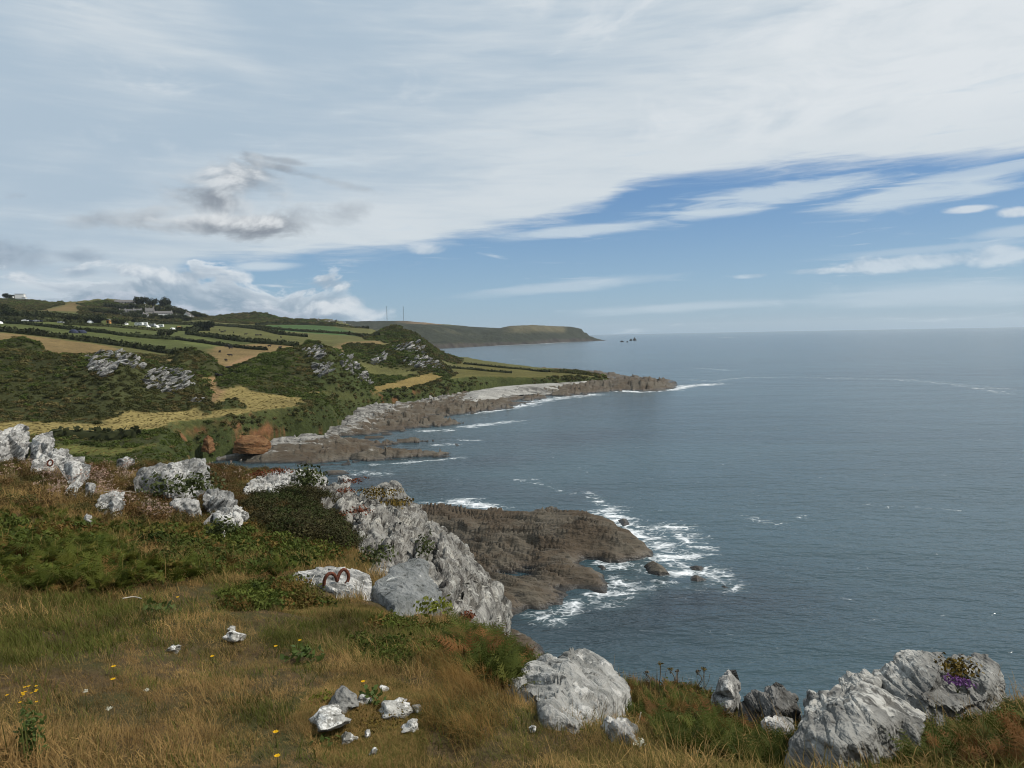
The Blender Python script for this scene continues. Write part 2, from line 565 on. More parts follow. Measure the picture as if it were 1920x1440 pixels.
# (photo points of a foam line on the water, half width in metres, strength)
foam_lines = [
    ([(1140, 960), (1170, 985), (1200, 1005), (1240, 1020), (1250, 1050)], 3.8, 1.05),
    ([(1190, 995), (1270, 990), (1290, 1030), (1260, 1060), (1230, 1040)], 4.0, 0.9),
    ([(1130, 1062), (1190, 1060), (1260, 1070), (1330, 1080), (1370, 1100)], 2.6, 0.9),
    ([(1150, 1130), (1180, 1105), (1160, 1090), (1120, 1125)], 2.6, 0.9),
    ([(1080, 1130), (1060, 1140), (1000, 1155), (1040, 1165), (1060, 1150)], 1.8, 0.95),
    ([(1290, 1060), (1340, 1065), (1360, 1090), (1300, 1100), (1230, 1095), (1180, 1120)], 2.2, 0.7),
    ([(860, 940), (890, 945), (930, 955)], 3.0, 1.15), ([(795, 943), (850, 944)], 1.8, 0.85),
    ([(660, 886), (720, 889)], 3.0, 0.85),
    ([(1000, 900), (1060, 925), (1100, 924), (1130, 935)], 1.2, 0.72), ([(970, 898), (1030, 912)], 1.4, 0.55),
    ([(870, 858), (830, 862), (780, 866), (700, 872)], 1.6, 0.95), ([(820, 834), (850, 833)], 2.2, 0.95), ([(870, 825), (895, 826)], 2.4, 0.9),
    ([(800, 808), (840, 806)], 3.5, 0.95), ([(880, 800), (960, 790)], 4.0, 1.0), ([(885, 775), (960, 765), (1000, 757)], 5.0, 1.0),
    ([(960, 763), (1010, 752), (1060, 745), (1110, 740)], 7.0, 1.05), ([(1000, 762), (1010, 758)], 3.0, .8),
    ([(1150, 732), (1200, 735), (1260, 731), (1300, 722), (1330, 722)], 6.0, 1.15), ([(1270, 725), (1340, 720)], 8.0, 1.1),
    ([(1300, 712), (1345, 716), (1355, 712), (1400, 708), (1500, 707), (1650, 710), (1780, 720), (1900, 740)], 5.0, 0.62), ([(1560, 709), (1700, 712), (1880, 730)], 9.0, 0.58),
    ([(1300, 690), (1330, 691)], 5, 0.8), ([(1340, 693), (1365, 694)], 5, 0.8), ([(950, 675), (980, 674)], 8, 0.6), ([(1060, 678), (1100, 678)], 8, 0.55),
    ([(840, 651), (900, 649), (960, 647), (1010, 645), (1070, 641)], 26, 0.85), ([(1350, 633), (1375, 633)], 30, 0.9),
    ([(1560, 945), (1700, 950), (1800, 960)], 1.4, 0.42), ([(1390, 965), (1450, 985), (1500, 968)], 1.6, 0.48),
    ([(1110, 935), (1130, 945), (1160, 960)], 2.0, .8),
]
for pts, hw, s in foam_lines:
    d = line_d(X, Y, lvl(pts))
    foam = np.maximum(foam, s * np.clip(1 - (d / (hw * 1.5)), 0, 1) ** 0.8)
weed = np.zeros_like(X)
for pts, hw, s in [([(960, 1170), (1100, 1180), (1250, 1150), (1400, 1120)], 9, 0.75), ([(1000, 1210), (1200, 1220), (1300, 1200)], 5, 0.55), ([(660, 900), (800, 905), (950, 925), (1050, 930)], 10, 0.6),
                    ([(900, 860), (1000, 830), (1100, 815)], 16, 0.5), ([(1000, 780), (1150, 765)], 18, 0.35)]:
    d = line_d(X, Y, lvl(pts)); weed = np.maximum(weed, s * np.exp(-(d / hw) ** 2))
weed *= 0.55 + 0.8 * np.clip(fbm(xyz(X * 0.06, Y * 0.06), 4, 0.6, 5) + 0.35, 0, 1)
sea_o = mesh_obj('sea', xyz(X, Y, 0.0).reshape(-1, 3), grid_faces(*X.shape), sea_mat)
set_float(sea_o, 'foam', foam); set_float(sea_o, 'weed', np.clip(weed, 0, 1))
tag(sea_o, 'blue grey sea with white foam where it meets the rocks', kind='structure')

# ------------------------------------------------------------------ the coast beyond the cove
rs = np.exp(np.linspace(math.log(60), math.log(1750), 640)); th = np.radians(np.linspace(-46, 16, 660))
X = rs[:, None] * np.sin(th)[None]; Y = rs[:, None] * np.cos(th)[None]
PX = np.interp(th, [math.atan2(*at(px, 690, 100)[:2]) for px in range(-500, 1500, 20)], list(range(-500, 1500, 20)))   # photo column of each azimuth
cols = [
    [(-400, None, 60, 14), (-400, None, 150, 10), (-400, 690, 250), (-400, 640, 400), (-400, 606, 600), (-400, 585, 850), (-400, 560, 1250), (-400, None, 1750, 80)],
    [(0, None, 60, 9), (0, None, 130, 9), (0, 815, 190), (0, 790, 213), (0, 690, 290), (0, 628, 410), (0, 604, 600), (0, 584, 850), (0, 561, 1250), (0, None, 1750, 80)],
    [(200, None, 60, 6), (200, None, 120, 7), (200, 838, 163), (200, 795, 194), (200, 720, 260), (200, 648, 400), (200, 610, 600), (200, 592, 850), (200, 569, 1250), (200, None, 1750, 70)],
    [(300, None, 60, 5), (300, None, 140, 9), (300, 815, 169), (300, 800, 181), (300, 770, 216), (300, 690, 315), (300, 640, 450), (300, 622, 600), (300, 607, 850), (300, 590, 1050), (300, 580, 1250), (300, None, 1750, 60)],
    [(400, None, 60, 9), (400, None, 170, 9.5), (400, 785, 195), (400, 760, 222), (400, 735, 247), (400, 700, 300), (400, 655, 400), (400, 625, 600), (400, 610, 850), (400, 598, 1100), (400, 594, 1250), (400, None, 1750, 50)],
    [(500, None, 60, 9), (500, None, 170, 9.5), (500, 780, 196), (500, 750, 232), (500, 690, 320), (500, 660, 380), (500, 640, 470), (500, 618, 750), (500, 604, 1100), (500, 600, 1250), (500, None, 1750, 45)],
    [(600, None, 60, 9), (600, None, 210, 9.5), (600, 752, 224), (600, 740, 250), (600, 690, 330), (600, 658, 410), (600, 640, 500), (600, 622, 750), (600, 612, 900), (600, 610, 1250), (600, None, 1750, 30)],
    [(640, None, 60, 6.5), (640, None, 255, 6.5), (640, 750, 266), (640, 738, 285), (640, 690, 340), (640, 658, 415), (640, 640, 505), (640, 624, 750), (640, 613, 900), (640, 611, 1250), (640, None, 1750, 25)],
    [(700, None, 60, 5.5), (700, None, 275, 5.5), (700, 744, 291), (700, 730, 312), (700, 702, 362), (700, 655, 440), (700, 640, 520), (700, 628, 760), (700, 616, 900), (700, None, 1200, 20), (700, None, 1750, 5)],
    [(780, None, 60, 6.5), (780, None, 300, 6.5), (780, 726, 322), (780, 706, 362), (780, 690, 430), (780, 660, 520), (780, 655, 640), (780, None, 900, 5), (780, None, 1750, 3)],
    [(850, None, 60, 7.5), (850, None, 330, 7.5), (850, 713, 352), (850, 700, 395), (850, 690, 440), (850, 680, 560), (850, None, 700, 8), (850, None, 1750, 3)],
    [(1000, None, 60, 5.5), (1000, None, 375, 5.5), (1000, 709, 393), (1000, 704, 424), (1000, 698, 480), (1000, None, 600, 4), (1000, None, 1750, 3)],
    [(1120, None, 60, 4.5), (1120, None, 430, 4.5), (1120, None, 600, 4), (1120, None, 1750, 3)],
    [(1300, None, 60, 4), (1300, None, 1750, 3)],
]
Z = profile_field(cols, rs, th)
Z = blur(Z, 10)
RR = np.broadcast_to(rs[:, None], Z.shape); PXG = np.broadcast_to(PX[None], Z.shape)


def mound(top, front, back, steep=1.0):
    "top: (px, py, r) along the crest; falls away over front and back metres"
    global Z
    P = [at(*k) for k in top]; t = np.array([math.atan2(p[0], p[1]) for p in P]); zz = np.array([p[2] for p in P]); rc = np.array([math.hypot(p[0], p[1]) for p in P])
    zt = np.interp(th, t, zz); rt = np.interp(th, t, rc)
    edge = np.clip(np.minimum((th - t[0]) / (t[1] - t[0]), (t[-1] - th) / (t[-1] - t[-2])), 0, 1)
    zt = zt[None]; d = RR - rt[None]
    f = np.where(d < 0, sstep(-front, 0, d), sstep(back, 0, d)) ** steep * (edge[None] ** 0.7)
    wob = 1 + 0.10 * fbm(xyz(X * 0.05, Y * 0.05, 2.0), 4)
    # sag added to the ground itself: rise to the crest height
    rise = np.maximum(zt - Z, 0) * f * np.clip(wob, 0, 1.1)
    Z = Z + rise
    return f


SCRUB = np.zeros_like(Z)
for top, fr, bk in [
    ([(-420, 690, 260), (-200, 668, 260), (0, 662, 268), (60, 664, 266), (150, 665, 260), (190, 660, 256), (215, 657, 256), (250, 662, 258), (270, 676, 262), (320, 688, 262), (350, 692, 258), (368, 716, 250), (385, 742, 242), (398, 756, 238)], 54, 45),
    ([(-30, 650, 335), (0, 641, 335), (40, 636, 335), (70, 640, 335), (90, 656, 335)], 22, 18),
    ([(308, 684, 300), (330, 662, 300), (365, 656, 300), (395, 668, 300), (425, 684, 300)], 26, 22),
    ([(402, 716, 275), (440, 690, 290), (500, 664, 300), (560, 648, 306), (590, 642, 306), (620, 653, 302), (650, 665, 316), (680, 690, 324), (702, 722, 320)], 46, 40),
    ([(640, 668, 430), (700, 654, 432), (740, 645, 432), (770, 639, 430), (800, 653, 424), (825, 678, 412), (846, 694, 405)], 62, 60),
    ([(555, 648, 400), (575, 638, 400), (600, 640, 400), (615, 652, 400)], 20, 20),
    ([(680, 640, 640), (715, 620, 645), (745, 614, 650), (780, 629, 650), (810, 650, 645), (835, 666, 640), (868, 679, 640)], 150, 90),
    ([(400, 592, 1240), (440, 591, 1240), (480, 588, 1240), (500, 590, 1240), (525, 598, 1240), (560, 600, 1200), (600, 599, 1180), (640, 603, 1150), (674, 613, 1120)], 200, 100),
    ([(100, 568, 1150), (180, 563, 1150), (200, 562, 1150), (240, 566, 1150), (300, 574, 1140), (330, 582, 1140), (370, 590, 1140), (400, 597, 1140)], 160, 100),
    ([(398, 762, 216), (425, 749, 217), (445, 750, 217), (464, 764, 216)], 8, 8),
]:
    f = mound(top, fr, bk)
    SCRUB = np.maximum(SCRUB, sstep(0.04, 0.22, f))

# the coast line (foot of the bank) and the low bank itself
coast_px = [(1128, 709), (1060, 714), (1000, 716), (930, 719), (880, 724), (840, 730), (800, 740), (720, 752), (660, 762), (625, 772), (612, 790), (570, 806), (525, 812), (470, 822), (420, 834), (380, 838), (330, 846)]
coast = lvl(coast_px, 3.0) + [tuple(at(250, 850, 118)[:2]), tuple(at(100, 850, 95)[:2]), tuple(at(0, 850, 40)[:2]), tuple(at(-500, 850, 30)[:2]), tuple(at(-700, 700, 1900)[:2])]
far_px = [(660, 1900), (672, 1500), (690, 1150), (715, 930), (760, 840), (820, 790), (876, 740), (905, 655), (960, 590), (1020, 545), (1075, 500), (1110, 450)]
coast += [tuple(at(px, 690, r)[:2]) for px, r in far_px]
jit = fbm(xyz(X * 0.09, Y * 0.09, 4.0), 4) * 1.7 + fbm(xyz(X * 0.4, Y * 0.4, 4.0), 3) * 0.6
SD = poly_sd(X, Y, coast) + jit * np.clip(RR / 300, 0.5, 2) + 4.0
bankw = np.interp(PX, [-400, 300, 420, 560, 620, 800, 1000, 1300], [7, 6, 4.5, 4.5, 4, 5, 5, 5])[None]
bk = sstep(-0.6, 1.0, SD / bankw)
Z0 = Z.copy()
Z = np.where(SD > -6, 1.2 + (Z - 1.2) * bk, -3.0)
Z = np.where(SD < 0, np.minimum(Z, 1.2 + SD * 0.5), Z)
# roughness of scrub and turf
Z += SCRUB * fbm(xyz(X * 0.16, Y * 0.16, 1.0), 5, 0.55, 3) * 1.2 * np.clip(RR / 260, 0.6, 3) + fbm(xyz(X * 0.03, Y * 0.03, 1.0), 3) * 0.5 * bk
Z = np.maximum(Z, -4.0)
LAND = Polar(rs, th, Z)

GREEN = np.array([.070, .080, .026]); STRAW = np.array([.190, .150, .056]); BROWN = np.array([.145, .104, .046]); OLIVE = np.array([.086, .084, .031]); SCR = np.array([.036, .039, .015])
C = np.empty(Z.shape + (3,)); C[:] = SCR
C[RR > 360] = OLIVE
n1 = fbm(xyz(X * 0.02, Y * 0.02, 9.0), 5, 0.55, 8)[..., None]
n2 = fbm(xyz(X * 0.25, Y * 0.25, 9.0), 4, 0.6, 9)[..., None]


def paint(poly, colr, rmin, rmax, soft=2.0, z_hit=None):
    "fields: corners sighted on the ground"
    global C
    P = [tuple(LAND.hit(px, py, rmin, rmax)[:2]) for px, py in poly]
    d = poly_sd(X, Y, P) + n2[..., 0] * 3.0 * (RR / 300)
    m = sstep(-soft, soft, d)[..., None]
    C = C * (1 - m) + np.asarray(colr) * m
    return m[..., 0]


FIELD = np.zeros_like(Z)
def fld(poly, colr, rmin, rmax, soft=2.0):
    global FIELD
    m = paint(poly, colr, rmin, rmax, soft); FIELD = np.maximum(FIELD, m)


fld([(-400, 600), (0, 592), (60, 603), (200, 608), (330, 617), (480, 645), (420, 650), (340, 664), (200, 645), (0, 621), (-400, 600)], GREEN * 0.95, 380, 1000, 4)
fld([(0, 580), (200, 590), (330, 602), (400, 605), (400, 625), (330, 622), (200, 611), (0, 600)], GREEN * 1.05, 500, 1150, 5)
fld([(400, 606), (500, 616), (575, 640), (500, 644), (420, 630), (350, 625)], GREEN * 1.0 + [.015, .005, .003], 420, 1100, 4)
fld([(330, 640), (360, 630), (470, 650), (400, 655)], GREEN * 1.25, 380, 700, 3)
fld([(430, 612), (600, 608), (725, 619), (690, 630), (600, 626), (500, 618)], GREEN * np.array([.70, 1.05, 1.1]), 500, 1200, 4)
fld([(500, 619), (600, 627), (690, 631), (720, 640), (640, 642), (590, 638)], OLIVE * 1.05, 420, 900, 4)
fld([(600, 643), (650, 641), (722, 641), (690, 652), (640, 662), (620, 655)], BROWN * 1.05, 400, 700, 3)
fld([(-400, 615), (0, 624), (200, 648), (340, 667), (320, 672), (290, 696), (262, 690), (240, 662), (150, 667), (0, 668), (-400, 668)], BROWN * 1.05, 262, 480, 2)
fld([(365, 660), (400, 650), (480, 645), (560, 644), (520, 660), (450, 680), (425, 690), (420, 700), (395, 668)], BROWN * 1.1, 265, 520, 2)
fld([(-300, 795), (0, 790), (180, 796), (240, 770), (400, 768), (400, 745), (352, 704), (365, 692), (425, 690), (428, 715), (500, 738), (582, 747), (560, 768), (480, 778), (385, 788), (300, 803), (230, 814), (100, 818), (0, 812), (-300, 815)], STRAW, 120, 330, 1.5)
fld([(560, 742), (700, 722), (790, 704), (850, 704), (800, 720), (700, 738)], STRAW * [.95, .88, .85], 200, 420, 1.5)
fld([(840, 712), (860, 690), (850, 678), (1000, 694), (1120, 708), (1000, 714), (900, 714)], OLIVE * [1.1, 1.02, .9], 280, 700, 2)
fld([(110, 812), (240, 838), (330, 858), (200, 858), (100, 845)], OLIVE * [1.0, 1.05, .8], 95, 170, 2)
fld([(90, 580), (130, 568), (150, 566), (150, 590), (170, 594), (60, 588)], BROWN * .9, 900, 1400, 6)
fld([(385, 586), (480, 588), (500, 592), (420, 592)], OLIVE * .9, 1200, 1745, 6)
HILL = np.zeros_like(Z)
for pol in ([(-400, 560), (0, 561), (60, 563), (120, 569), (60, 586), (0, 592), (-400, 590)], [(150, 570), (180, 565), (240, 567), (300, 576), (340, 586), (400, 592), (400, 600), (300, 606), (230, 605), (180, 600), (150, 592)], [(60, 590), (100, 585), (160, 598), (130, 602), (60, 600)], [(400, 593), (520, 591), (600, 600), (674, 612), (560, 606), (480, 608), (400, 604)]):
    HILL = np.maximum(HILL, paint(pol, SCR * 1.1, 760, 1500, 6))
FIELD = FIELD * (1 - HILL)
# worn earth path between the mounds
pl = [tuple(LAND.hit(px, py, 190, 420)[:2]) for px, py in [(405, 742), (392, 750), (410, 735), (400, 712), (415, 702), (428, 690), (445, 680), (470, 668)]]
m = np.exp(-(line_d(X, Y, pl) / 2.2) ** 2)[..., None] * 0.8; C = C * (1 - m) + np.array([.22, .135, .072]) * m
# scrub over the mounds; bare orange earth on the bank
m = (SCRUB * sstep(0.1, 0.35, SCRUB + n2[..., 0] * 0.25) * (RR < 700))[..., None] * (1 - 0.0 * FIELD[..., None])
C = C * (1 - m) + SCR * (1 + 0.5 * n1) * m
slope = np.hypot(*np.gradient(Z, axis=(0, 1))) 
dzr = np.abs(np.gradient(Z, axis=0) / np.gradient(RR, axis=0)); dzt = np.abs(np.gradient(Z, axis=1) / (RR * (th[1] - th[0])))
slope = np.hypot(dzr, dzt)
earth = sstep(0.5, 0.9, slope) * (SD < 7) * (SD > -5) * (RR < 420)
en = fbm(xyz(X * 0.12, Y * 0.12, Z * 0.25), 4, 0.55, 21)
em = (earth * sstep(-0.12, 0.2, en + np.interp(PX, [0, 300, 380, 500, 560, 900], [-.5, -.46, -.28, -.18, -.4, -.46])[None]))[..., None]
C = C * (1 - em) + np.array([.135, .066, .031]) * (1 + 0.6 * n2) * em
gm = (sstep(0.25, 0.5, slope) * (SD < 16))[..., None] * (1 - em) * .9; C = C * (1 - gm) + np.array([.040, .050, .017]) * gm
C *= np.clip(1 + 0.30 * n1 + 0.22 * n2, 0.3, 1.8)
C = np.clip(C, 0.006, 0.6)

land_mat, g = material('coastal_turf')
pos = g.pos(); c = g.attr('col')
fn = g.noise(pos, 0.9, 5, 0.7); fn2 = g.noise(pos, 0.12, 4, 0.6)
c = g.scale_col(c, g.lin(fn, 0.25, 0.75, 0.55, 1.45) * g.lin(fn2, 0.3, 0.7, 0.85, 1.15))
finish(g, c, 0.95, 0.05, g.bump(fn, 0.9, 0.6))
keep = (Z > -2.5)
v, f_, u = compact(xyz(X, Y, Z).reshape(-1, 3), grid_faces(*Z.shape, keep))
land_o = mesh_obj('coastal_land', v, f_, land_mat)
set_color(land_o, 'col', C.reshape(-1, 3)[u])
tag(land_o, 'rolling coastal fields and scrubby mounds above the shore', kind='structure')
LX, LY, LZ, LSD, LR, LPX, LSCRUB, LFIELD, LEARTH, LHILL = X, Y, Z, SD, RR, PXG, SCRUB, FIELD, em[..., 0], HILL

# ------------------------------------------------------------------ far headland
rs = np.exp(np.linspace(math.log(1500), math.log(3600), 220)); th = np.radians(np.linspace(-16, 9.5, 420))
X = rs[:, None] * np.sin(th)[None]; Y = rs[:, None] * np.cos(th)[None]; RR = np.broadcast_to(rs[:, None], X.shape)
w_px = [(560, 1500), (700, 1560), (800, 1640), (845, 1720), (900, 1880), (960, 2030), (1000, 2130), (1040, 2330), (1075, 2480), (1105, 2600), (1133, 2690), (1134, 2800), (1112, 3000), (1080, 3250), (1030, 3400), (700, 3500), (560, 3500)]
P = [tuple(at(px, 650, r)[:2]) for px, r in w_px]
SD = poly_sd(X, Y, P) + fbm(xyz(X * 0.012, Y * 0.012), 5, 0.6, 31) * 16


def crest(pts):
    Q = [at(*k) for k in pts]
    return np.interp(th, [math.atan2(q[0], q[1]) for q in Q], [q[2] for q in Q])[None]


c1 = crest([(560, 612, 2100), (670, 612, 2150), (700, 609.5, 2150), (760, 608, 2150), (800, 608.5, 2150), (850, 611, 2200), (900, 613, 2300), (940, 618, 2330), (970, 627, 2350), (1000, 636, 2400), (1030, 641, 2400)])
c2 = crest([(560, 609, 2900), (760, 607.5, 2900), (900, 617, 2900), (935, 618, 2870), (955, 614.5, 2850), (1000, 612, 2800), (1050, 613, 2760), (1075, 614.5, 2730), (1085, 616, 2720), (1091, 616, 2710), (1095, 620, 2705), (1101, 620.5, 2705), (1106, 627, 2700), (1112, 629, 2700), (1118, 634, 2700), (1133, 637.5, 2700)])
r1 = np.interp(th, [math.atan2(*at(px, 650, 1)[:2]) for px in (560, 850, 1000, 1040)], [1950, 2150, 2400, 2480])[None]
ramp1 = sstep(0, 1, np.clip(SD / 230, 0, 1))
Zh = np.where(RR < r1 + 90, c1, np.maximum(c1 - (RR - r1 - 90) * 0.04, 0)) * np.clip(0.18 * sstep(0, 14, SD) + 0.82 * sstep(40, 300, SD) ** 0.85, 0, 1)
Zh2 = c2 * np.clip(0.22 * sstep(0, 14, SD) + 0.78 * sstep(8, 110, SD) ** 0.8, 0, 1) * sstep(0, 1, (RR - 1900 - 0 * r1) / 500)
Z = np.maximum(Zh, Zh2)
Z += fbm(xyz(X * 0.008, Y * 0.008), 6, 0.55, 33) * 13.0 * sstep(0, 60, SD) * sstep(64, 34, Z) + ridged(xyz(X * .02, Y * .02), 4, .6, 35) * 2.5 * sstep(0, 30, SD)
Z = np.where(SD > 0, Z + 0.3, -4)
keep = Z > -1
n1 = fbm(xyz(X * 0.01, Y * 0.01), 5, .6, 36); n2 = fbm(xyz(X * 0.05, Y * 0.05), 4, .6, 37)
C = np.empty(Z.shape + (3,)); C[:] = [.030, .033, .021]
m = sstep(0.12, 0.4, n1)[..., None] * .5; C = C * (1 - m) + np.array([.060, .054, .030]) * m
dzr = np.abs(np.gradient(Z, axis=0) / np.gradient(RR, axis=0))
m = (sstep(46, 56, Z) * sstep(260, 420, SD))[..., None] * (c1 > 30)[..., None]; C = C * (1 - m) + np.where((np.sin(X * .02 + Y * .006) > 0)[..., None], [.17, .12, .07], [.10, .105, .05]) * m
tip = math.atan2(*at(1062, 640, 100)[:2]) 
m = (sstep(-2, 4, Zh2 - Zh) * sstep(26, 44, Z + n1 * 14) * (sstep(tip + .004, tip - .006, th) * sstep(tip - .10, tip - .06, th))[None])[..., None] * .9; C = C * (1 - m) + np.array([.100, .088, .050]) * m
m = sstep(18, 6, SD + n2 * 8)[..., None]; C = C * (1 - m) + np.array([.050, .044, .038]) * (1 + .5 * n2[..., None]) * m
C *= (1 + 0.35 * n2 + .2 * n1)[..., None]
hl_mat, g = material('headland_heath')
fn = g.noise(g.pos(), 0.08, 5, 0.7)
finish(g, g.scale_col(g.attr('col'), g.lin(fn, .25, .75, .7, 1.3)), 0.95, 0.05, g.bump(fn, 0.8, 7.0))
v, f_, u = compact(xyz(X, Y, Z).reshape(-1, 3), grid_faces(*Z.shape, keep))
o = mesh_obj('far_headland', v, f_, hl_mat); set_color(o, 'col', np.clip(C, .01, .6).reshape(-1, 3)[u])
tag(o, 'long dark heath headland running out to a cliffed point', kind='structure')
FAR = Polar(rs, th, Z)

# ------------------------------------------------------------------ rock materials
def schist(name, pale, dark, lichen, bed=(-.5, -.3, .8), scale=1.0, lich_amt=0.5, ochre=0.15, foli=5.0):
    m, g = material(name)
    pos = g.pos()
    bv = Vector(bed).normalized()
    dn = g.new('ShaderNodeVectorMath', operation='DOT_PRODUCT'); put(g.nt, dn.inputs[0], pos); dn.inputs[1].default_value = bv
    dv = (Vector((0, 0, 1)) - bv * bv.z).normalized()              # down the dip
    dd = g.new('ShaderNodeVectorMath', operation='DOT_PRODUCT'); put(g.nt, dd.inputs[0], pos); dd.inputs[1].default_value = dv
    lay = g.vadd(g.scale_col(pos, 1.0 * scale), g.scale_col(tuple(bv), S(g.nt, dn.outputs['Value']) * (foli * scale)))
    lay = g.vadd(lay, g.scale_col(tuple(dv), S(g.nt, dd.outputs['Value']) * (-.35 * scale * min(1, foli / 5))))
    s1 = g.noise(lay, 1.3, 5, 0.66, 0.4)
    s2 = g.noise(lay, 5.0, 3, 0.7, 0.2)
    b1 = g.noise(pos, 2.2 * scale, 4, 0.62, 0.3)
    b2 = g.noise(pos, 10.0 * scale, 4, 0.68)
    c = g.mix(g.smooth(s1 * 0.65 + s2 * 0.35, 0.38, 0.62), dark, pale)
    c = g.mix(g.smooth(b2, 0.56, 0.66) * 0.7, c, tuple(v * 0.4 for v in dark))
    lm = g.smooth(b1 * 0.5 + b2 * 0.5, 0.62 - 0.2 * lich_amt, 0.69 - 0.2 * lich_amt)
    c = g.mix(lm * 0.9, c, lichen)
    vr = g.voronoi(g.vadd(pos, g.scale_col(g.noise(pos, 6 * scale, 1, .6, 0, True), 0.12)), 3.6 * scale)
    spot = g.smooth(vr, 0.20, 0.12) * g.smooth(b1, 0.46, 0.56)
    c = g.mix(spot * 0.9, c, tuple(min(0.8, v * 1.15) for v in lichen))
    c = g.mix(g.smooth(b1, 0.60, 0.72) * ochre, c, (0.22, 0.15, 0.07))
    crack = g.smooth(s2, 0.40, 0.33)
    c = g.mix(crack * 0.75, c, (0.030, 0.029, 0.026))
    h = s1 * 0.6 + s2 * 0.55 + b2 * 0.35
    finish(g, c, 0.95, 0.08, g.bump(h, 1.0, 0.10 / scale))
    return m


BEDL = (-.5, -.25, .8)          # plates on the left dip down to the left
BED = (.90, .12, -.42)          # the ridge stands almost on edge
BEDR = (.75, -.15, .55)
ROCK_GREY = schist('lichen_boulder', (0.22, 0.217, 0.20), (0.095, 0.093, 0.087), (0.34, 0.335, 0.31), BEDR, 1.1, 0.55, .12, 1.2)
ROCK_DARK = schist('dark_boulder', (0.17, 0.165, 0.155), (0.055, 0.054, 0.05), (0.30, 0.295, 0.27), BEDR, 1.1, 0.30, .1, 1.5)
ROCK_GREYL = schist('grey_plate_schist', (0.27, 0.265, 0.25), (0.09, 0.09, 0.085), (0.42, 0.415, 0.39), BEDL, 1.0, 0.45, .1, 3.5)
ROCK_WHITE = schist('white_lichen_schist', (0.35, 0.34, 0.32), (0.095, 0.095, 0.088), (0.48, 0.47, 0.44), BEDL, 1.0, 0.6, 0.1, 3.5)
ROCK_SLABW = schist('pale_slab', (0.29, 0.285, 0.265), (0.13, 0.13, 0.12), (0.42, 0.41, 0.385), BEDL, 1.0, 0.5, 0.15, 1.5)
ROCK_RIDGE = schist('ridge_schist', (0.26, 0.25, 0.225), (0.065, 0.06, 0.054), (0.35, 0.34, 0.305), BED, 0.7, 0.46, .12, 3.5)
ROCK_SPOT = schist('spotted_slab', (0.19, 0.195, 0.19), (0.10, 0.105, 0.10), (0.52, 0.52, 0.49), BEDL, 1.1, 0.22, 0.08, 2.0)
ROCK_CRUST = schist('white_crusted_stone', (0.40, 0.39, 0.36), (0.12, 0.115, 0.10), (0.60, 0.59, 0.56), (.2, .1, .9), 3.5, 0.6, .25, 1.0)
ROCK_HILL = schist('hill_schist', (0.31, 0.30, 0.28), (0.07, 0.067, 0.06), (0.44, 0.43, 0.40), BEDL, 0.16, 0.45, 0.12)

shore_mat, g = material('tidal_rock')
pos = g.pos(); x_, y_, z_ = g.sep(pos)
lay = g.mapping(pos, rot=(0.3, 0.5, 0.62), scale=(0.16, 0.75, 0.75))
s1 = g.noise(lay, 0.7, 5, 0.68, 0.4); s2 = g.noise(lay, 2.6, 4, 0.7, 0.2); b1 = g.noise(pos, 0.13, 3, 0.6); b3 = g.noise(pos, 1.4, 4, 0.72)
pale_a = g.attr('pale', 'Fac')
weedc = g.mix(g.smooth(b1 + (s1 - .5) * .5, 0.4, 0.62), (0.064, 0.047, 0.030), (0.088, 0.074, 0.054))
greyc = g.mix(g.smooth(s1 * .7 + s2 * .3, 0.36, 0.64), (0.055, 0.052, 0.048), (0.27, 0.26, 0.235))
c = g.mix(g.smooth(pale_a + (s1 - 0.5) * 1.6 + (b3 - .5) * .8 + z_ * .07, 0.42, 0.70), weedc, greyc)
c = g.mix(g.smooth(z_ + (s1 - .5) * 0.8, 0.55, 0.1), c, (0.022, 0.020, 0.017))
c = g.mix(g.smooth(s2, 0.43, 0.33) * 0.85, c, (0.018, 0.017, 0.015))
c = g.mix(g.smooth(b3, 0.6, 0.8) * 0.35, c, g.scale_col(c, 1.9))
finish(g, c, g.lin(z_, 0.2, 1.2, 0.35, 0.9), 0.3, g.bump(s1 * 0.8 + s2 * 0.5 + b3 * .25, 1.0, 0.5))


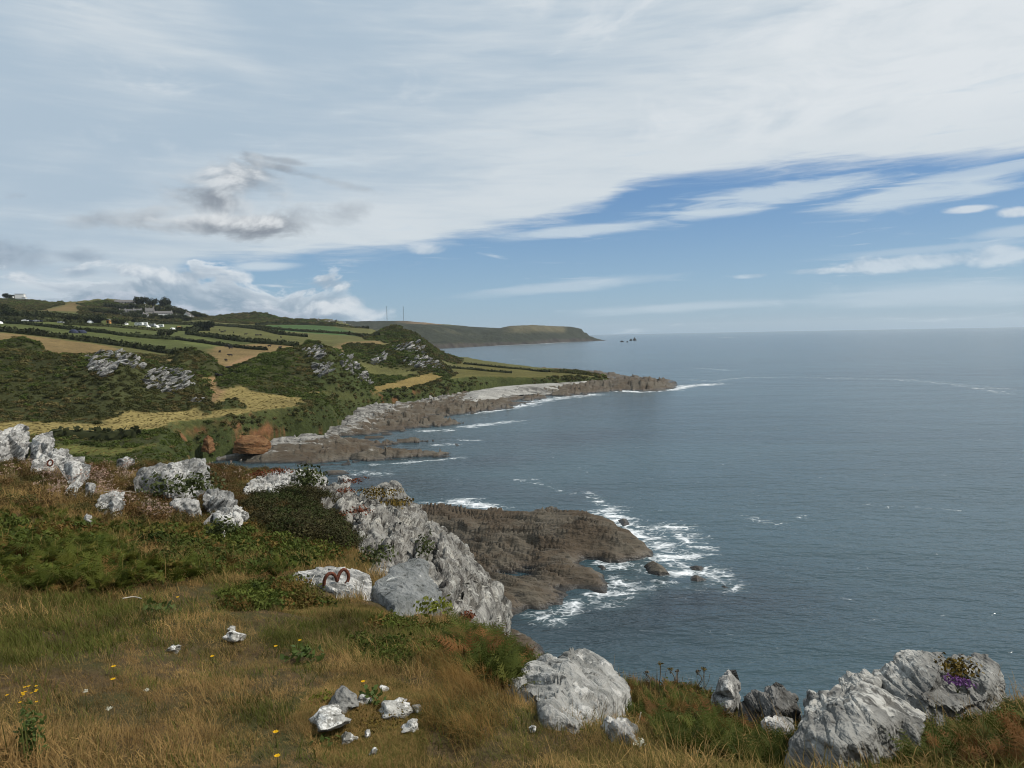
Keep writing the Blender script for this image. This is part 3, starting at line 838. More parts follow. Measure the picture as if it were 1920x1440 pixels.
def shelf(name, label, poly, zmax, rough, ramp, pale=0.0, pale_line=None, pale_w=20.0, strike=0.62, lump=1.0, res=1.5, seed=1, cat='rock shelf', humps=()):
    "tidal rock built from its waterline outline; ridges follow the strike of the strata"
    P = lvl(poly); A = np.array(P)
    t = np.arctan2(A[:, 0], A[:, 1]); r = np.hypot(A[:, 0], A[:, 1])
    t0, t1, r0, r1 = t.min() - .01, t.max() + .01, r.min() * .985, r.max() * 1.015
    nt_ = int((t1 - t0) * F / res); k = (r0 + r1) / 2
    nr = int(min(700, max(40, (1 / r0 - 1 / r1) * EYE[2] * F / res * 1.5)))
    u = np.linspace(1 / r0, 1 / r1, nr); rs = 1 / u; th = np.linspace(t0, t1, nt_)
    X = rs[:, None] * np.sin(th)[None]; Y = rs[:, None] * np.cos(th)[None]
    w = k / 100
    a = X * math.cos(strike) + Y * math.sin(strike); b = -X * math.sin(strike) + Y * math.cos(strike)
    sd = poly_sd(X, Y, P)
    sd = sd + fbm(xyz(a * .10, b * .28, 0), 5, .6, seed) * rough * 1.6
    zz = -1.0 + (zmax + 1.0) * (1 - np.exp(-np.clip(sd + rough * .5, 0, None) / ramp))
    q = max(1.0, w * .5)
    st = ridged(xyz(a * .05 / q, b * .20 / q, 0), 3, .55, seed + 2)
    fr = sstep(-0.2, 2.5, sd)
    fe = fr * (.28 + .72 * sstep(0, 7 * q, sd))                             # relief dies away towards the water
    zz += fe * (st * rough * 0.6 + fbm(xyz(a * .22 / q, b * .55 / q, 0), 3, .55, seed + 5) * rough * .8 * lump)
    for per, am in ((2.6, .55), (.9, .26)):                               # dipping beds: saw-tooth steps
        ph = b / (per * q) + fbm(xyz(a * .06 / q, b * .06 / q, 3), 4, .5, seed + 8) * 3 / per
        zz += fe * ((ph % 1.0) ** 1.6 - .45) * rough * am * (0.6 + 1.1 * np.clip(fbm(xyz(a * .1 / q, b * .1 / q, 9), 3, .5, seed + 9) + .4, 0, 1))
    gul = ridged(xyz(a * .03 / q, b * .085 / q, 6), 4, .5, seed + 12)
    zz -= fe * sstep(.45, .85, gul) * rough * 1.3                          # gullies
    jn = ridged(xyz(a * .16 / q, b * .05 / q, 8), 3, .5, seed + 15)
    zz -= fe * sstep(.6, .9, jn) * rough * .3                              # cross joints
    stp = .42 * q * rough                                                   # ledges: each bed breaks off in a small step
    tb = b * .22 + fbm(xyz(a * .12 / q, b * .12 / q, 5), 3, .5, seed + 20) * .5 * q
    u_ = (zz + tb) / stp; fl = np.floor(u_)
    zz = np.where(fr > .3, .35 * zz + .65 * (stp * (fl + sstep(.62, 1.0, u_ - fl)) - tb), zz)
    for hx, hy, hh, hw in humps:
        q = on_level(hx, hy, 1.0); zz += hh * np.exp(-((X - q[0]) ** 2 + (Y - q[1]) ** 2) / hw ** 2) * fr
    keep = zz > -0.7
    pa = np.full(X.shape, pale)
    if pale_line is not None:
        d = line_d(X, Y, lvl(pale_line, 1.5)); pa = pale + (1 - pale) * np.exp(-(d / pale_w) ** 2)
    v, f_, u_ = compact(xyz(X, Y, zz).reshape(-1, 3), grid_faces(*X.shape, keep))
    o = mesh_obj(name, v, f_, shore_mat); set_float(o, 'pale', pa.reshape(-1)[u_])
    return tag(o, label, cat)


shelf('rock_shelf', 'broad brown tidal shelf running from the orange bank out into the bay', [(300, 850), (340, 872), (420, 868), (480, 876), (540, 870), (600, 878), (660, 878), (740, 868), (800, 864), (862, 860), (868, 850), (830, 842), (760, 838), (800, 836), (836, 828), (800, 822), (740, 824), (760, 814), (800, 806), (860, 800), (896, 796), (880, 788), (850, 784), (900, 776), (985, 765), (930, 752), (905, 742), (860, 728), (780, 742), (700, 756), (620, 772), (600, 800), (520, 815), (420, 836)],
      2.8, 1.9, 16.0, 0.05, [(330, 850), (420, 842), (520, 828), (600, 800), (640, 780), (700, 764), (800, 745)], 13.0, 0.35, seed=11,
      humps=[(560, 850, 1.6, 9), (640, 800, 1.5, 12), (470, 850, 1.2, 6), (700, 770, 1.0, 12)])
shelf('rock_shelf', 'dark rock point beyond the pale shingle beach, surf at its tip', [(890, 770), (985, 762), (1040, 748), (1110, 741), (1150, 736), (1200, 738), (1260, 734), (1292, 722), (1270, 712), (1200, 706), (1150, 700), (1100, 697), (1060, 702), (1130, 712), (1040, 722), (960, 728), (880, 738), (850, 750)],
      3.2, 2.0, 18.0, 0.0, [(900, 745), (1000, 735)], 10, 0.2, seed=23, humps=[(1180, 725, 2.2, 14), (1100, 733, 1.4, 12), (1230, 725, 1.6, 12)])
shelf('rock_shelf', 'low dark reef behind the green point', [(985, 697), (1060, 700), (1120, 700), (1170, 701), (1140, 697), (1090, 695), (1110, 693), (1040, 691), (990, 692)], 1.8, 1.3, 9.0, 0.0, None, 1, 0.1, seed=31)
shelf('rock_shelf', 'brown reef below the grey ridge with surf along its seaward edge', [(600, 1000), (700, 950), (790, 945), (850, 950), (925, 960), (980, 962), (1000, 950), (1050, 948), (1080, 962), (1130, 968), (1160, 985), (1190, 1000), (1215, 1020), (1236, 1040), (1200, 1058), (1140, 1062), (1112, 1056), (1135, 1072), (1165, 1105), (1152, 1124), (1112, 1124), (1092, 1112), (1088, 1128), (1070, 1140), (1000, 1150), (980, 1172), (900, 1180), (700, 1180)],
      1.5, 1.3, 3.6, -0.22, None, 6, -0.42, seed=41, humps=[(1080, 1000, 0.9, 10), (1150, 1020, 0.7, 8), (960, 1110, 0.8, 8), (1110, 1085, 0.5, 4)])
shelf('rock_shelf', 'small brown rock shelf at the foot of the grey ridge', [(900, 1200), (960, 1188), (1000, 1195), (1030, 1220), (1048, 1250), (1000, 1275), (900, 1300), (850, 1240)], 3.0, 0.8, 3.0, 0.15, None, 1, -0.4, seed=47)
for i, (lab, poly, zm) in enumerate([
    ('wedge shaped dark sea rock in foam off the brown reef', [(1205, 1062), (1225, 1056), (1252, 1068), (1262, 1080), (1235, 1082), (1212, 1076)], 1.2),
    ('low wet sea rock furthest out in the foam line', [(1335, 1096), (1360, 1094), (1382, 1104), (1355, 1107)], 0.5),
    ('flat dark sea rock between the wedge and the outermost rock', [(1283, 1078), (1310, 1076), (1338, 1088), (1310, 1094), (1288, 1090)], 0.7),
    ('thin dark sea rock on the seaward side of the foam', [(1285, 1062), (1305, 1058), (1330, 1064), (1318, 1072), (1295, 1070)], 0.6),
    ('small rounded sea rock at the reef corner by white water', [(1155, 975), (1178, 973), (1185, 984), (1165, 990)], 0.8),
    ('small low rock in the narrow inlet of the reef', [(1110, 1060), (1135, 1058), (1150, 1068), (1125, 1074)], 0.8),
    ('flat rock off the near side of the cove mouth', [(600, 884), (650, 883), (665, 889), (610, 893)], 0.7),
    ('isolated shoal rock off the long shelf end', [(846, 832), (862, 830), (868, 836), (850, 838)], 0.5)]):
    shelf('sea_rock', lab, poly, zm, 0.35, 0.8, 0.0, None, 1, -0.4, res=1.0, seed=60 + i, cat='sea rock')
for i, (px, py, w, h, lab) in enumerate([(1190, 637.3, 8, 6, 'tallest of the tiny stacks beyond the far headland tip'), (1183, 637.5, 6, 4, 'smaller stack beside the tallest one off the far headland'), (1166, 640, 10, 3, 'low islet nearest the far headland tip'), (1176, 640.5, 4, 2.5, 'tiny low islet below the two far stacks')]):
    p0 = on_level(px, py + 1.2); rr_ = math.hypot(p0[0], p0[1]); w *= rr_ / F; h *= rr_ / F
    n_ = 14; vv = [(0, 0, h)]; ff = []
    for k in range(3):
        for j in range(n_):
            a = j / n_ * 2 * math.pi; q = (k + 1) / 3
            vv.append((math.cos(a) * w * .5 * q * random.uniform(.7, 1.2), math.sin(a) * w * .5 * q * random.uniform(.7, 1.2), h * (1 - q) ** .8 * random.uniform(.7, 1.1) - (2 if k == 2 else 0)))
    for j in range(n_):
        ff.append((0, 1 + j, 1 + (j + 1) % n_))
        for k in range(2): ff.append((1 + k * n_ + j, 1 + (k + 1) * n_ + j, 1 + (k + 1) * n_ + (j + 1) % n_, 1 + k * n_ + (j + 1) % n_))
    o = mesh_obj('sea_stack', vv, ff, hl_mat, smooth=False); set_color(o, 'col', np.tile([.03, .03, .028], (len(vv), 1))); o.location = (p0[0], p0[1], 0); tag(o, lab, 'sea stack')

# pale shingle beach under the low bank
bm, g = material('shingle'); pos = g.pos(); vn = g.noise(pos, 3.0, 3, .7); fn = g.noise(pos, .2, 4)
finish(g, g.mix(g.smooth(fn, .35, .7), g.mix(vn, (.13, .125, .115), (.30, .29, .265)), (.33, .32, .29)), .95, .1, g.bump(g.voronoi(pos, 1.6), 1.0, .3))
P = lvl([(860, 735), (930, 724), (1000, 720), (1070, 716), (1125, 711), (1118, 719), (1040, 728), (960, 737), (880, 752)], 2.5); A = np.array(P)
t = np.arctan2(A[:, 0], A[:, 1]); r = np.hypot(A[:, 0], A[:, 1])
rs = np.linspace(r.min(), r.max(), 90); th = np.linspace(t.min(), t.max(), 160)
X = rs[:, None] * np.sin(th); Y = rs[:, None] * np.cos(th); sd = poly_sd(X, Y, P)
zz = 1.2 + 1.9 * sstep(-1, 9, sd) + fbm(xyz(X * .2, Y * .2), 3) * .35
v, f_, u = compact(xyz(X, Y, zz).reshape(-1, 3), grid_faces(*X.shape, sd > -1))
tag(mesh_obj('beach', v, f_, bm), 'pale shingle beach below the green point', kind='structure')

# ------------------------------------------------------------------ foreground headland
rs = np.exp(np.linspace(math.log(0.6), math.log(75), 420)); th = np.radians(np.linspace(-70, 70, 560))
X = rs[:, None] * np.sin(th)[None]; Y = rs[:, None] * np.cos(th)[None]; RR = np.broadcast_to(rs[:, None], X.shape)
N0 = 28.35


def colm(px, *k, fall=None):
    c = [(px, None, 0.5, N0), (px, None, 1.6, N0)] + [(px, py, r) for py, r in k]
    r = k[-1][1]; z = at(px, *k[-1])[2]
    for dr, dz in fall: c.append((px, None, r + dr, z - dz))
    return c


SOFT = [(4, 1.3), (10, 5), (22, 12), (60, 24)]
HARD = [(0.6, .35), (2, 2.2), (6, 8), (14, 17), (40, 27), (72, 30)]
fcols = [
    colm(-700, (1440, 2.8), (1250, 4.0), (1130, 5.6), (1050, 7.5), (980, 10), (920, 14), (890, 18), fall=SOFT),
    colm(0, (1440, 2.8), (1250, 3.95), (1130, 5.6), (1050, 7.4), (980, 10), (925, 13.6), (890, 17.5), (868, 21), fall=SOFT),
    colm(140, (1440, 2.75), (1250, 3.95), (1130, 5.6), (1050, 7.4), (980, 10.2), (925, 14), (893, 18), (878, 20.5), fall=SOFT),
    colm(260, (1440, 2.7), (1250, 3.9), (1130, 5.6), (1050, 7.5), (980, 10.5), (930, 14), (890, 19), (874, 22), fall=SOFT),
    colm(480, (1440, 2.6), (1250, 3.9), (1150, 5.4), (1100, 6.7), (1050, 8.6), (1000, 11), (950, 15), (905, 20), (878, 24), fall=SOFT),
    colm(600, (1440, 2.6), (1250, 3.9), (1150, 5.6), (1110, 6.7), (1070, 8.2), (1020, 11.5), (980, 14.5), (930, 18.5), (895, 23), fall=SOFT),
    colm(700, (1440, 2.6), (1250, 3.95), (1150, 5.6), (1130, 6.2), (1085, 9), (1060, 11), (1030, 15), (1000, 19), fall=HARD),
    colm(800, (1440, 2.6), (1250, 3.95), (1165, 5.5), (1150, 6.2), (1145, 7.0), (1130, 9), (1120, 12), fall=HARD),
    colm(880, (1440, 2.6), (1260, 4.0), (1200, 5.2), (1195, 6.5), (1190, 8.0), fall=HARD),
    colm(960, (1440, 2.6), (1330, 3.5), (1275, 4.6), (1235, 6.2), (1228, 7.0), fall=HARD),
    colm(1080, (1440, 2.6), (1360, 3.4), (1310, 4.5), (1275, 5.6), fall=HARD),
    colm(1200, (1440, 2.6), (1370, 3.4), (1320, 4.5), (1278, 6.0), fall=HARD),
    colm(1300, (1440, 2.6), (1370, 3.4), (1310, 4.8), (1290, 5.8), fall=HARD),
    colm(1400, (1440, 2.6), (1400, 3.2), (1360, 4.4), (1345, 5.2), fall=HARD),
    colm(1480, (1440, 2.6), (1415, 3.0), (1395, 3.7), (1380, 4.5), fall=HARD),
    colm(1650, (1440, 2.6), (1420, 3.0), (1385, 3.8), (1370, 4.6), fall=HARD),
    colm(1800, (1440, 2.6), (1370, 3.5), (1345, 4.2), (1335, 4.8), fall=HARD),
    colm(1920, (1440, 2.6), (1370, 3.5), (1345, 4.2), (1335, 5.0), fall=HARD),
    colm(2600, (1440, 2.6), (1390, 3.4), (1350, 4.4), fall=HARD),
]
Z = blur(profile_field(fcols, rs, th), 5) - .045
Z += fbm(xyz(X * .55, Y * .55), 3, .5, 71) * .08 * sstep(1.2, 3.5, RR) + fbm(xyz(X * 2.2, Y * 2.2), 3, .5, 73) * .06 * sstep(1.2, 2.5, RR) + fbm(xyz(X * .16, Y * .16), 3, .5, 72) * .22 * sstep(5, 12, RR)
Z = np.maximum(Z, -1.5)
FG = Polar(rs, th, Z)
fg_mat, g = material('turf_soil')
pos = g.pos(); n_a = g.noise(pos, 1.4, 6, .65); n_b = g.noise(pos, 14, 5, .7); x_, y_, z_ = g.sep(pos)
c = g.mix(g.smooth(n_a, .38, .62), (.070, .048, .026), (.052, .050, .020))
c = g.mix(g.smooth(n_b, .5, .72) * .6, c, (.13, .095, .05))
c = g.mix(g.smooth(z_, 24.5, 20), c, g.mix(g.smooth(n_b, .4, .6), (.13, .12, .105), (.05, .048, .04)))
finish(g, c, .97, .05, g.bump(n_b, .9, .06))
tag(mesh_obj('headland_ground', xyz(X, Y, Z).reshape(-1, 3), grid_faces(*Z.shape), fg_mat), 'dry grassy slope of the near headland', kind='structure')


# ------------------------------------------------------------------ bespoke foreground rocks
def tri_subdiv(V, T):
    E = np.sort(np.concatenate([T[:, [0, 1]], T[:, [1, 2]], T[:, [2, 0]]]), 1)
    U, inv = np.unique(E, axis=0, return_inverse=True); inv = inv.reshape(-1)
    n = len(V); m = (V[U[:, 0]] + V[U[:, 1]]) / 2
    k = len(T); a, b, c = n + inv[:k], n + inv[k:2 * k], n + inv[2 * k:]
    T2 = np.concatenate([np.stack([T[:, 0], a, c], 1), np.stack([a, T[:, 1], b], 1), np.stack([c, b, T[:, 2]], 1), np.stack([a, b, c], 1)])
    return np.concatenate([V, m]), T2


def lap(V, T, it, f=0.5):
    E = np.unique(np.sort(np.concatenate([T[:, [0, 1]], T[:, [1, 2]], T[:, [2, 0]]]), 1), axis=0)
    for _ in range(it):
        s = np.zeros_like(V); cnt = np.zeros(len(V))
        for d in range(3):
            s[:, d] = np.bincount(E[:, 0], V[E[:, 1], d], len(V)) + np.bincount(E[:, 1], V[E[:, 0], d], len(V))
        cnt = np.bincount(E.ravel(), minlength=len(V))
        V = V * (1 - f) + f * s / cnt[:, None]
    return V


def vnorm(V, T):
    n = np.cross(V[T[:, 1]] - V[T[:, 0]], V[T[:, 2]] - V[T[:, 0]]); N = np.zeros_like(V)
    for d in range(3):
        for k in range(3): N[:, d] += np.bincount(T[:, k], n[:, d], len(V))
    return N / (np.linalg.norm(N, axis=1, keepdims=True) + 1e-9)


def rough_up(V, T, amp, size, bed, bed_amp, bed_t, seed):
    "break the surface: beds, joints and grain, all in metres"
    N = vnorm(V, T); b = np.asarray(bed, float); b = b / np.linalg.norm(b)
    h = V @ b
    dip = np.array([0, 0, 1.0]) - b * b[2]; dip /= np.linalg.norm(dip)
    A = (V * .8 + np.outer(h, b) * 1.6 - np.outer(V @ dip, dip) * .5) / size      # foliation: relief drawn out down the dip
    out = np.zeros(len(V))
    for k, (tt, am) in enumerate(((bed_t, 1.0), (bed_t * .37, .45))):
        s = h / tt + fbm(V / size * .6, 3, .5, seed + 40 + k) * 1.2
        li = np.floor(s); lf = s - li
        cell = np.floor(fbm(V / (size * 1.1) + 7 * k, 2, .5, seed + 3 + k) * 3.0).astype(np.int64)
        step = _h(li.astype(np.int64), cell, li.astype(np.int64) * 0, seed + k) - .5
        out += am * bed_amp * (step * 1.5 - np.exp(-(np.minimum(lf, 1 - lf) / .10) ** 2) * .55)
    j = ridged(V / (size * 1.3) + 3.1, 3, .5, seed + 60)
    d = amp * (fbm(A, 5, .52, seed + 1) * 1.2 + ridged(A * 1.6, 3, .5, seed + 2) * .4 - sstep(.62, .95, j) * .9) + out
    return V + N * d[:, None]


def rock(name, label, outline, inner, thick, mat, levels=5, amp=.05, size=.6, bed=(.5, -.2, .85), bed_amp=.03, bed_t=.12, seed=1, cat='rock', smooth_it=0, parent=None, sink=None, lift=0.0):
    """a boulder from sighted points (photo column, row, distance): a front of facets, a back the given depth behind, then broken up"""
    pts = list(outline) + list(inner); no = len(outline)
    v2 = [Vector((p[0], -p[1])) for p in pts]
    res = delaunay_2d_cdt(v2, [], [list(range(no))], 1, 1e-4)
    verts2, faces, orig = res[0], res[2], res[3]
    src = [o_[0] for o_ in orig]
    P = np.array([at(*pts[i]) for i in src]); out = np.array([i < no for i in src])
    away = P.mean(0) - EYE; away[2] = 0; away /= np.linalg.norm(away)
    low = np.array([pts[i][1] for i in src]); mid_ = low.min() + .62 * (low.max() - low.min())
    P[:, 2] -= np.where(out & (low > mid_), sink if sink is not None else min(1.2, .55 * thick + .04), 0)     # rooted in the ground
    bi = {}; V = list(P)
    for i in range(len(P)):
        if out[i]: bi[i] = i
        else:
            bi[i] = len(V); t_ = thick * random.uniform(.8, 1.2); hd = math.hypot(P[i][0], P[i][1]); V.append(P[i] + away * t_ - np.array([0, 0, t_ * ((EYE[2] - P[i][2]) / hd + .12)]))
    T = []
    for f_ in faces:
        f_ = list(f_)
        for k in range(1, len(f_) - 1):
            t = (f_[0], f_[k], f_[k + 1]); T.append(t); T.append(tuple(bi[j] for j in t[::-1]))
    T = np.array(T); V = np.array(V)
    T = T[(T[:, 0] != T[:, 1]) & (T[:, 1] != T[:, 2]) & (T[:, 0] != T[:, 2])]
    # drop duplicate faces (outline-only triangles are flat sheets)
    for k in range(levels):
        V, T = tri_subdiv(V, T)
        if k == 1 and smooth_it: V = lap(V, T, smooth_it, .35)
        if k == 2: V = lap(V, T, 1, .25)
    V[:, 2] += lift
    c0 = V.mean(0)
    V = rough_up(V, T, amp, size, bed, bed_amp, bed_t, seed)
    o = mesh_obj(name, V - c0, T, mat, parent=parent); o.location = c0
    if parent is None: tag(o, label, cat)
    return o


# the big pale grey rocks at the cliff edge
rock('boulder', 'largest grey boulder, steep pale face at the cliff edge among bracken',
     [(1450, 1455, 2.7), (1468, 1400, 2.95), (1500, 1336, 3.2), (1535, 1300, 3.45), (1570, 1288, 3.6), (1600, 1282, 3.7), (1660, 1298, 3.75), (1700, 1316, 3.7), (1738, 1340, 3.6), (1732, 1368, 3.35), (1662, 1415, 2.95), (1600, 1455, 2.7)],
     [(1520, 1380, 2.85), (1580, 1330, 3.12), (1625, 1312, 3.27), (1640, 1370, 2.95), (1570, 1400, 2.75), (1690, 1345, 3.35), (1490, 1400, 2.87)], .7, ROCK_GREY, 5, .030, .35, BEDR, .016, .11, 101)
rock('boulder', 'tall rounded grey boulder behind the largest one, purple flowers at its shoulder',
     [(1590, 1330, 4.6), (1640, 1260, 4.5), (1668, 1240, 4.5), (1690, 1225, 4.6), (1730, 1216, 4.7), (1768, 1220, 4.8), (1780, 1240, 4.8), (1785, 1265, 4.7), (1800, 1290, 4.6), (1845, 1310, 4.4), (1840, 1348, 4.0), (1700, 1372, 3.75), (1620, 1360, 3.9)],
     [(1670, 1290, 4.1), (1710, 1250, 4.3), (1760, 1260, 4.3), (1740, 1310, 3.95), (1800, 1320, 4.05)], .8, ROCK_GREY, 5, .030, .4, BEDR, .016, .13, 102)
rock('boulder', 'upright grey rock with dark cleft between the largest boulder and the tall one',
     [(1490, 1340, 4.3), (1520, 1300, 4.25), (1560, 1285, 4.3), (1568, 1272, 4.4), (1590, 1262, 4.45), (1605, 1268, 4.5), (1625, 1254, 4.55), (1640, 1258, 4.6), (1660, 1250, 4.6), (1668, 1262, 4.5), (1640, 1320, 4.2), (1560, 1360, 4.0)],
     [(1575, 1300, 4.05), (1610, 1275, 4.15), (1590, 1275, 4.3), (1630, 1290, 4.1), (1540, 1320, 4.0)], .6, ROCK_GREY, 5, .030, .3, BEDR, .016, .1, 103)
rock('boulder', 'grey boulder at the seaward end of the group, mossy crack at its side',
     [(1786, 1290, 4.8), (1778, 1240, 5.0), (1790, 1230, 5.1), (1815, 1228, 5.2), (1850, 1232, 5.2), (1872, 1245, 5.2), (1885, 1275, 5.1), (1896, 1318, 4.7), (1884, 1355, 4.2), (1820, 1352, 4.1)],
     [(1820, 1270, 4.7), (1855, 1270, 4.7), (1850, 1310, 4.4), (1815, 1310, 4.35)], .6, ROCK_GREY, 5, .030, .3, BEDR, .016, .1, 104)
rock('boulder', 'narrow pale pinnacle rock with dark blotches beside dead flower stalks',
     [(1335, 1340, 4.43), (1338, 1300, 4.43), (1350, 1272, 4.51), (1366, 1256, 4.59), (1380, 1255, 4.59), (1388, 1280, 4.59), (1390, 1310, 4.51), (1384, 1345, 4.43), (1360, 1360, 4.26)],
     [(1365, 1290, 4.26), (1360, 1330, 4.18), (1375, 1310, 4.30)], .5, ROCK_WHITE, 5, .026, .25, BEDR, .009, .1, 105)
rock('boulder', 'dark pointed rock between the pale pinnacle and the largest boulder',
     [(1384, 1335, 4.31), (1392, 1302, 4.36), (1420, 1298, 4.40), (1440, 1290, 4.49), (1455, 1278, 4.53), (1470, 1285, 4.53), (1498, 1305, 4.49), (1502, 1335, 4.40), (1480, 1365, 4.22), (1420, 1372, 4.05), (1398, 1360, 4.14)],
     [(1425, 1335, 4.22), (1452, 1320, 4.15), (1475, 1330, 4.18), (1440, 1350, 4.05)], .5, ROCK_DARK, 5, .030, .25, BEDR, .016, .1, 106)
rock('rock', 'small pale rock in front of the dark pointed rock', [(1420, 1375, 3.69), (1430, 1350, 3.69), (1450, 1345, 3.78), (1485, 1350, 3.87), (1495, 1370, 3.78), (1470, 1395, 3.60)], [(1450, 1362, 3.56), (1470, 1372, 3.56)], .3, ROCK_WHITE, 4, .02, .2, seed=107)
rock('boulder', 'tilted pale slab with a white crusted hollow, rising over the sea from the grass',
     [(914, 1332, 3.55), (945, 1300, 3.95), (1000, 1262, 4.25), (1045, 1240, 4.5), (1068, 1228, 4.65), (1085, 1232, 4.7), (1110, 1243, 4.7), (1145, 1262, 4.6), (1168, 1285, 4.45), (1178, 1310, 4.2), (1178, 1345, 3.75), (1162, 1382, 3.25), (1060, 1398, 2.98), (1000, 1376, 3.15), (950, 1350, 3.4)],
     [(990, 1310, 3.74), (1030, 1270, 4.12), (1064, 1262, 4.18), (1046, 1310, 3.58), (1022, 1355, 3.2), (1104, 1290, 4.1), (1134, 1330, 3.78), (1088, 1340, 3.52), (1082, 1376, 3.18)], .9, ROCK_SLABW, 5, .038, .45, BEDL, .03, .16, 108, lift=.05)
rock('rock', 'small white rock below the tilted slab with pale flowers beside it', [(1120, 1385, 3.22), (1130, 1345, 3.31), (1160, 1342, 3.36), (1190, 1362, 3.31), (1222, 1390, 3.22), (1215, 1402, 3.13), (1150, 1405, 3.04)], [(1155, 1365, 3.15), (1185, 1382, 3.11)], .3, ROCK_WHITE, 4, .02, .15, seed=109)

# the long grey ridge running down to the reef
rock('rock_ridge', 'great grey ridge of steep slabs dropping towards the reef',
     [(650, 1010, 15), (648, 960, 17), (690, 915, 20), (740, 905, 21.5), (775, 932, 21.5), (790, 955, 21), (815, 975, 20), (845, 992, 19), (880, 1030, 18), (912, 1068, 17), (940, 1095, 16), (955, 1120, 15.5), (962, 1165, 15), (948, 1185, 14.5), (930, 1215, 13), (870, 1235, 11), (820, 1200, 9.2), (760, 1150, 9.2), (690, 1100, 10), (655, 1060, 12)],
     [(700, 960, 17), (740, 940, 18.5), (735, 985, 16.2), (780, 1000, 16.5), (700, 1040, 12.2), (755, 1050, 13.2), (770, 1100, 10.7), (810, 1050, 14.8), (850, 1080, 13.6), (830, 1130, 11), (880, 1130, 12.9), (910, 1150, 13.3), (860, 1180, 10.6), (920, 1110, 14.8), (850, 1030, 16.5), (900, 1190, 12), (720, 1080, 10.8), (800, 1165, 9.7)],
     5.0, ROCK_RIDGE, 6, .085, 1.4, BED, .17, .9, 201, smooth_it=1)
for k_, (lab, ol, inn) in enumerate([
    ('broad upright slab at the head of the ridge beside the dark shrub', [(654, 1000, 14.2), (664, 968, 15.4), (676, 950, 16.2), (700, 934, 17), (722, 946, 17), (733, 965, 16.6), (728, 1015, 14.6), (712, 1042, 13), (682, 1032, 12.6), (658, 1036, 12.6)], [(690, 965, 15.6), (712, 970, 15.9), (700, 1005, 14.2), (676, 1005, 13.8)]),
    ('slab below the broad upright slab on the ridge', [(656, 1062, 11), (662, 1042, 12), (700, 1040, 12.6), (722, 1000, 14.2), (740, 976, 15.6), (758, 974, 16), (762, 1028, 13.6), (742, 1056, 11.8), (706, 1078, 10.4), (676, 1076, 10.2)], [(700, 1056, 11.2), (730, 1030, 12.6), (748, 1005, 14)]),
    ('tall thin slab near the middle of the ridge', [(766, 1052, 11.8), (772, 1010, 14), (788, 1000, 14.6), (800, 1012, 14.4), (798, 1050, 12.4), (780, 1068, 11)], [(784, 1030, 12.8), (788, 1015, 13.6)]),
    ('long striped slab on the seaward side of the ridge', [(805, 1100, 10.6), (812, 1040, 14.4), (830, 1000, 17), (850, 1005, 17.4), (872, 1040, 16.2), (868, 1090, 13.4), (850, 1150, 10.8), (826, 1160, 10)], [(838, 1040, 14.8), (845, 1085, 12.8), (828, 1110, 11.2)]),
    ('lower striped slab of the ridge above the green slope', [(850, 1190, 10.2), (860, 1130, 12), (880, 1080, 14.4), (905, 1085, 15), (920, 1120, 14.4), (916, 1180, 12.2), (895, 1215, 11), (868, 1215, 10)], [(885, 1130, 12.6), (895, 1165, 11.9), (875, 1175, 11)])]):
    rock('rock_slab', lab, ol, inn, 1.6, ROCK_RIDGE, 5, .06, .9, BED, .10, .42, 240 + k_, cat='rock slab', smooth_it=1)
rock('rock_slab', 'bright slab at the head of the ridge with red succulents in its cracks',
     [(448, 954, 14.2), (458, 915, 16), (480, 893, 18.5), (520, 880, 20), (570, 880, 20.5), (612, 887, 20.5), (612, 905, 19.5), (600, 925, 18), (560, 935, 17), (520, 950, 15.6), (480, 960, 15)],
     [(500, 915, 17), (540, 900, 18.5), (575, 900, 19), (520, 932, 16.2), (480, 935, 16)], 1.5, ROCK_WHITE, 5, .10, .9, BEDL, .09, .22, 202, cat='rock slab')
rock('rock_slab', 'grey blocks between the bright slab and the ridge top',
     [(598, 940, 17), (600, 915, 18.5), (625, 905, 19.5), (650, 915, 19.5), (672, 922, 19), (680, 945, 17.5), (665, 975, 15.5), (640, 985, 15), (615, 965, 15.8)],
     [(635, 930, 17.6), (655, 945, 16.8), (640, 960, 16)], 1.5, ROCK_RIDGE, 5, .1, .8, BED, .09, .3, 203, cat='rock slab')
rock('rock', 'small pale rock on the skyline beside the ridge top', [(628, 902, 21), (632, 892, 21.5), (655, 890, 21.5), (662, 900, 21), (645, 908, 20.5)], [(645, 898, 20.6)], .8, ROCK_WHITE, 4, .06, .5, seed=204)
rock('rock_slab', 'flat rock pinnacle of the ridge nearest the water', [(934, 1180, 14.6), (930, 1130, 15), (945, 1115, 15.2), (958, 1128, 15.2), (962, 1170, 15), (958, 1190, 14.6), (945, 1196, 14.2)], [(945, 1150, 14.5), (950, 1175, 14.4)], .8, ROCK_RIDGE, 5, .06, .6, BED, .06, .3, 205, cat='rock slab')
rock('rock_slab', 'dark grey slab spotted with white lichen beside the rusty double hoop',
     [(690, 1128, 6.3), (700, 1100, 7.2), (740, 1060, 8.2), (775, 1048, 8.6), (800, 1055, 8.5), (805, 1080, 8.0), (830, 1108, 7.2), (834, 1125, 6.8), (820, 1147, 6.1), (760, 1166, 5.45), (715, 1156, 5.6)],
     [(745, 1100, 6.9), (780, 1085, 7.4), (790, 1120, 6.5), (740, 1135, 6.1)], .9, ROCK_SPOT, 5, .025, .5, BEDL, .015, .12, 206, cat='rock slab')
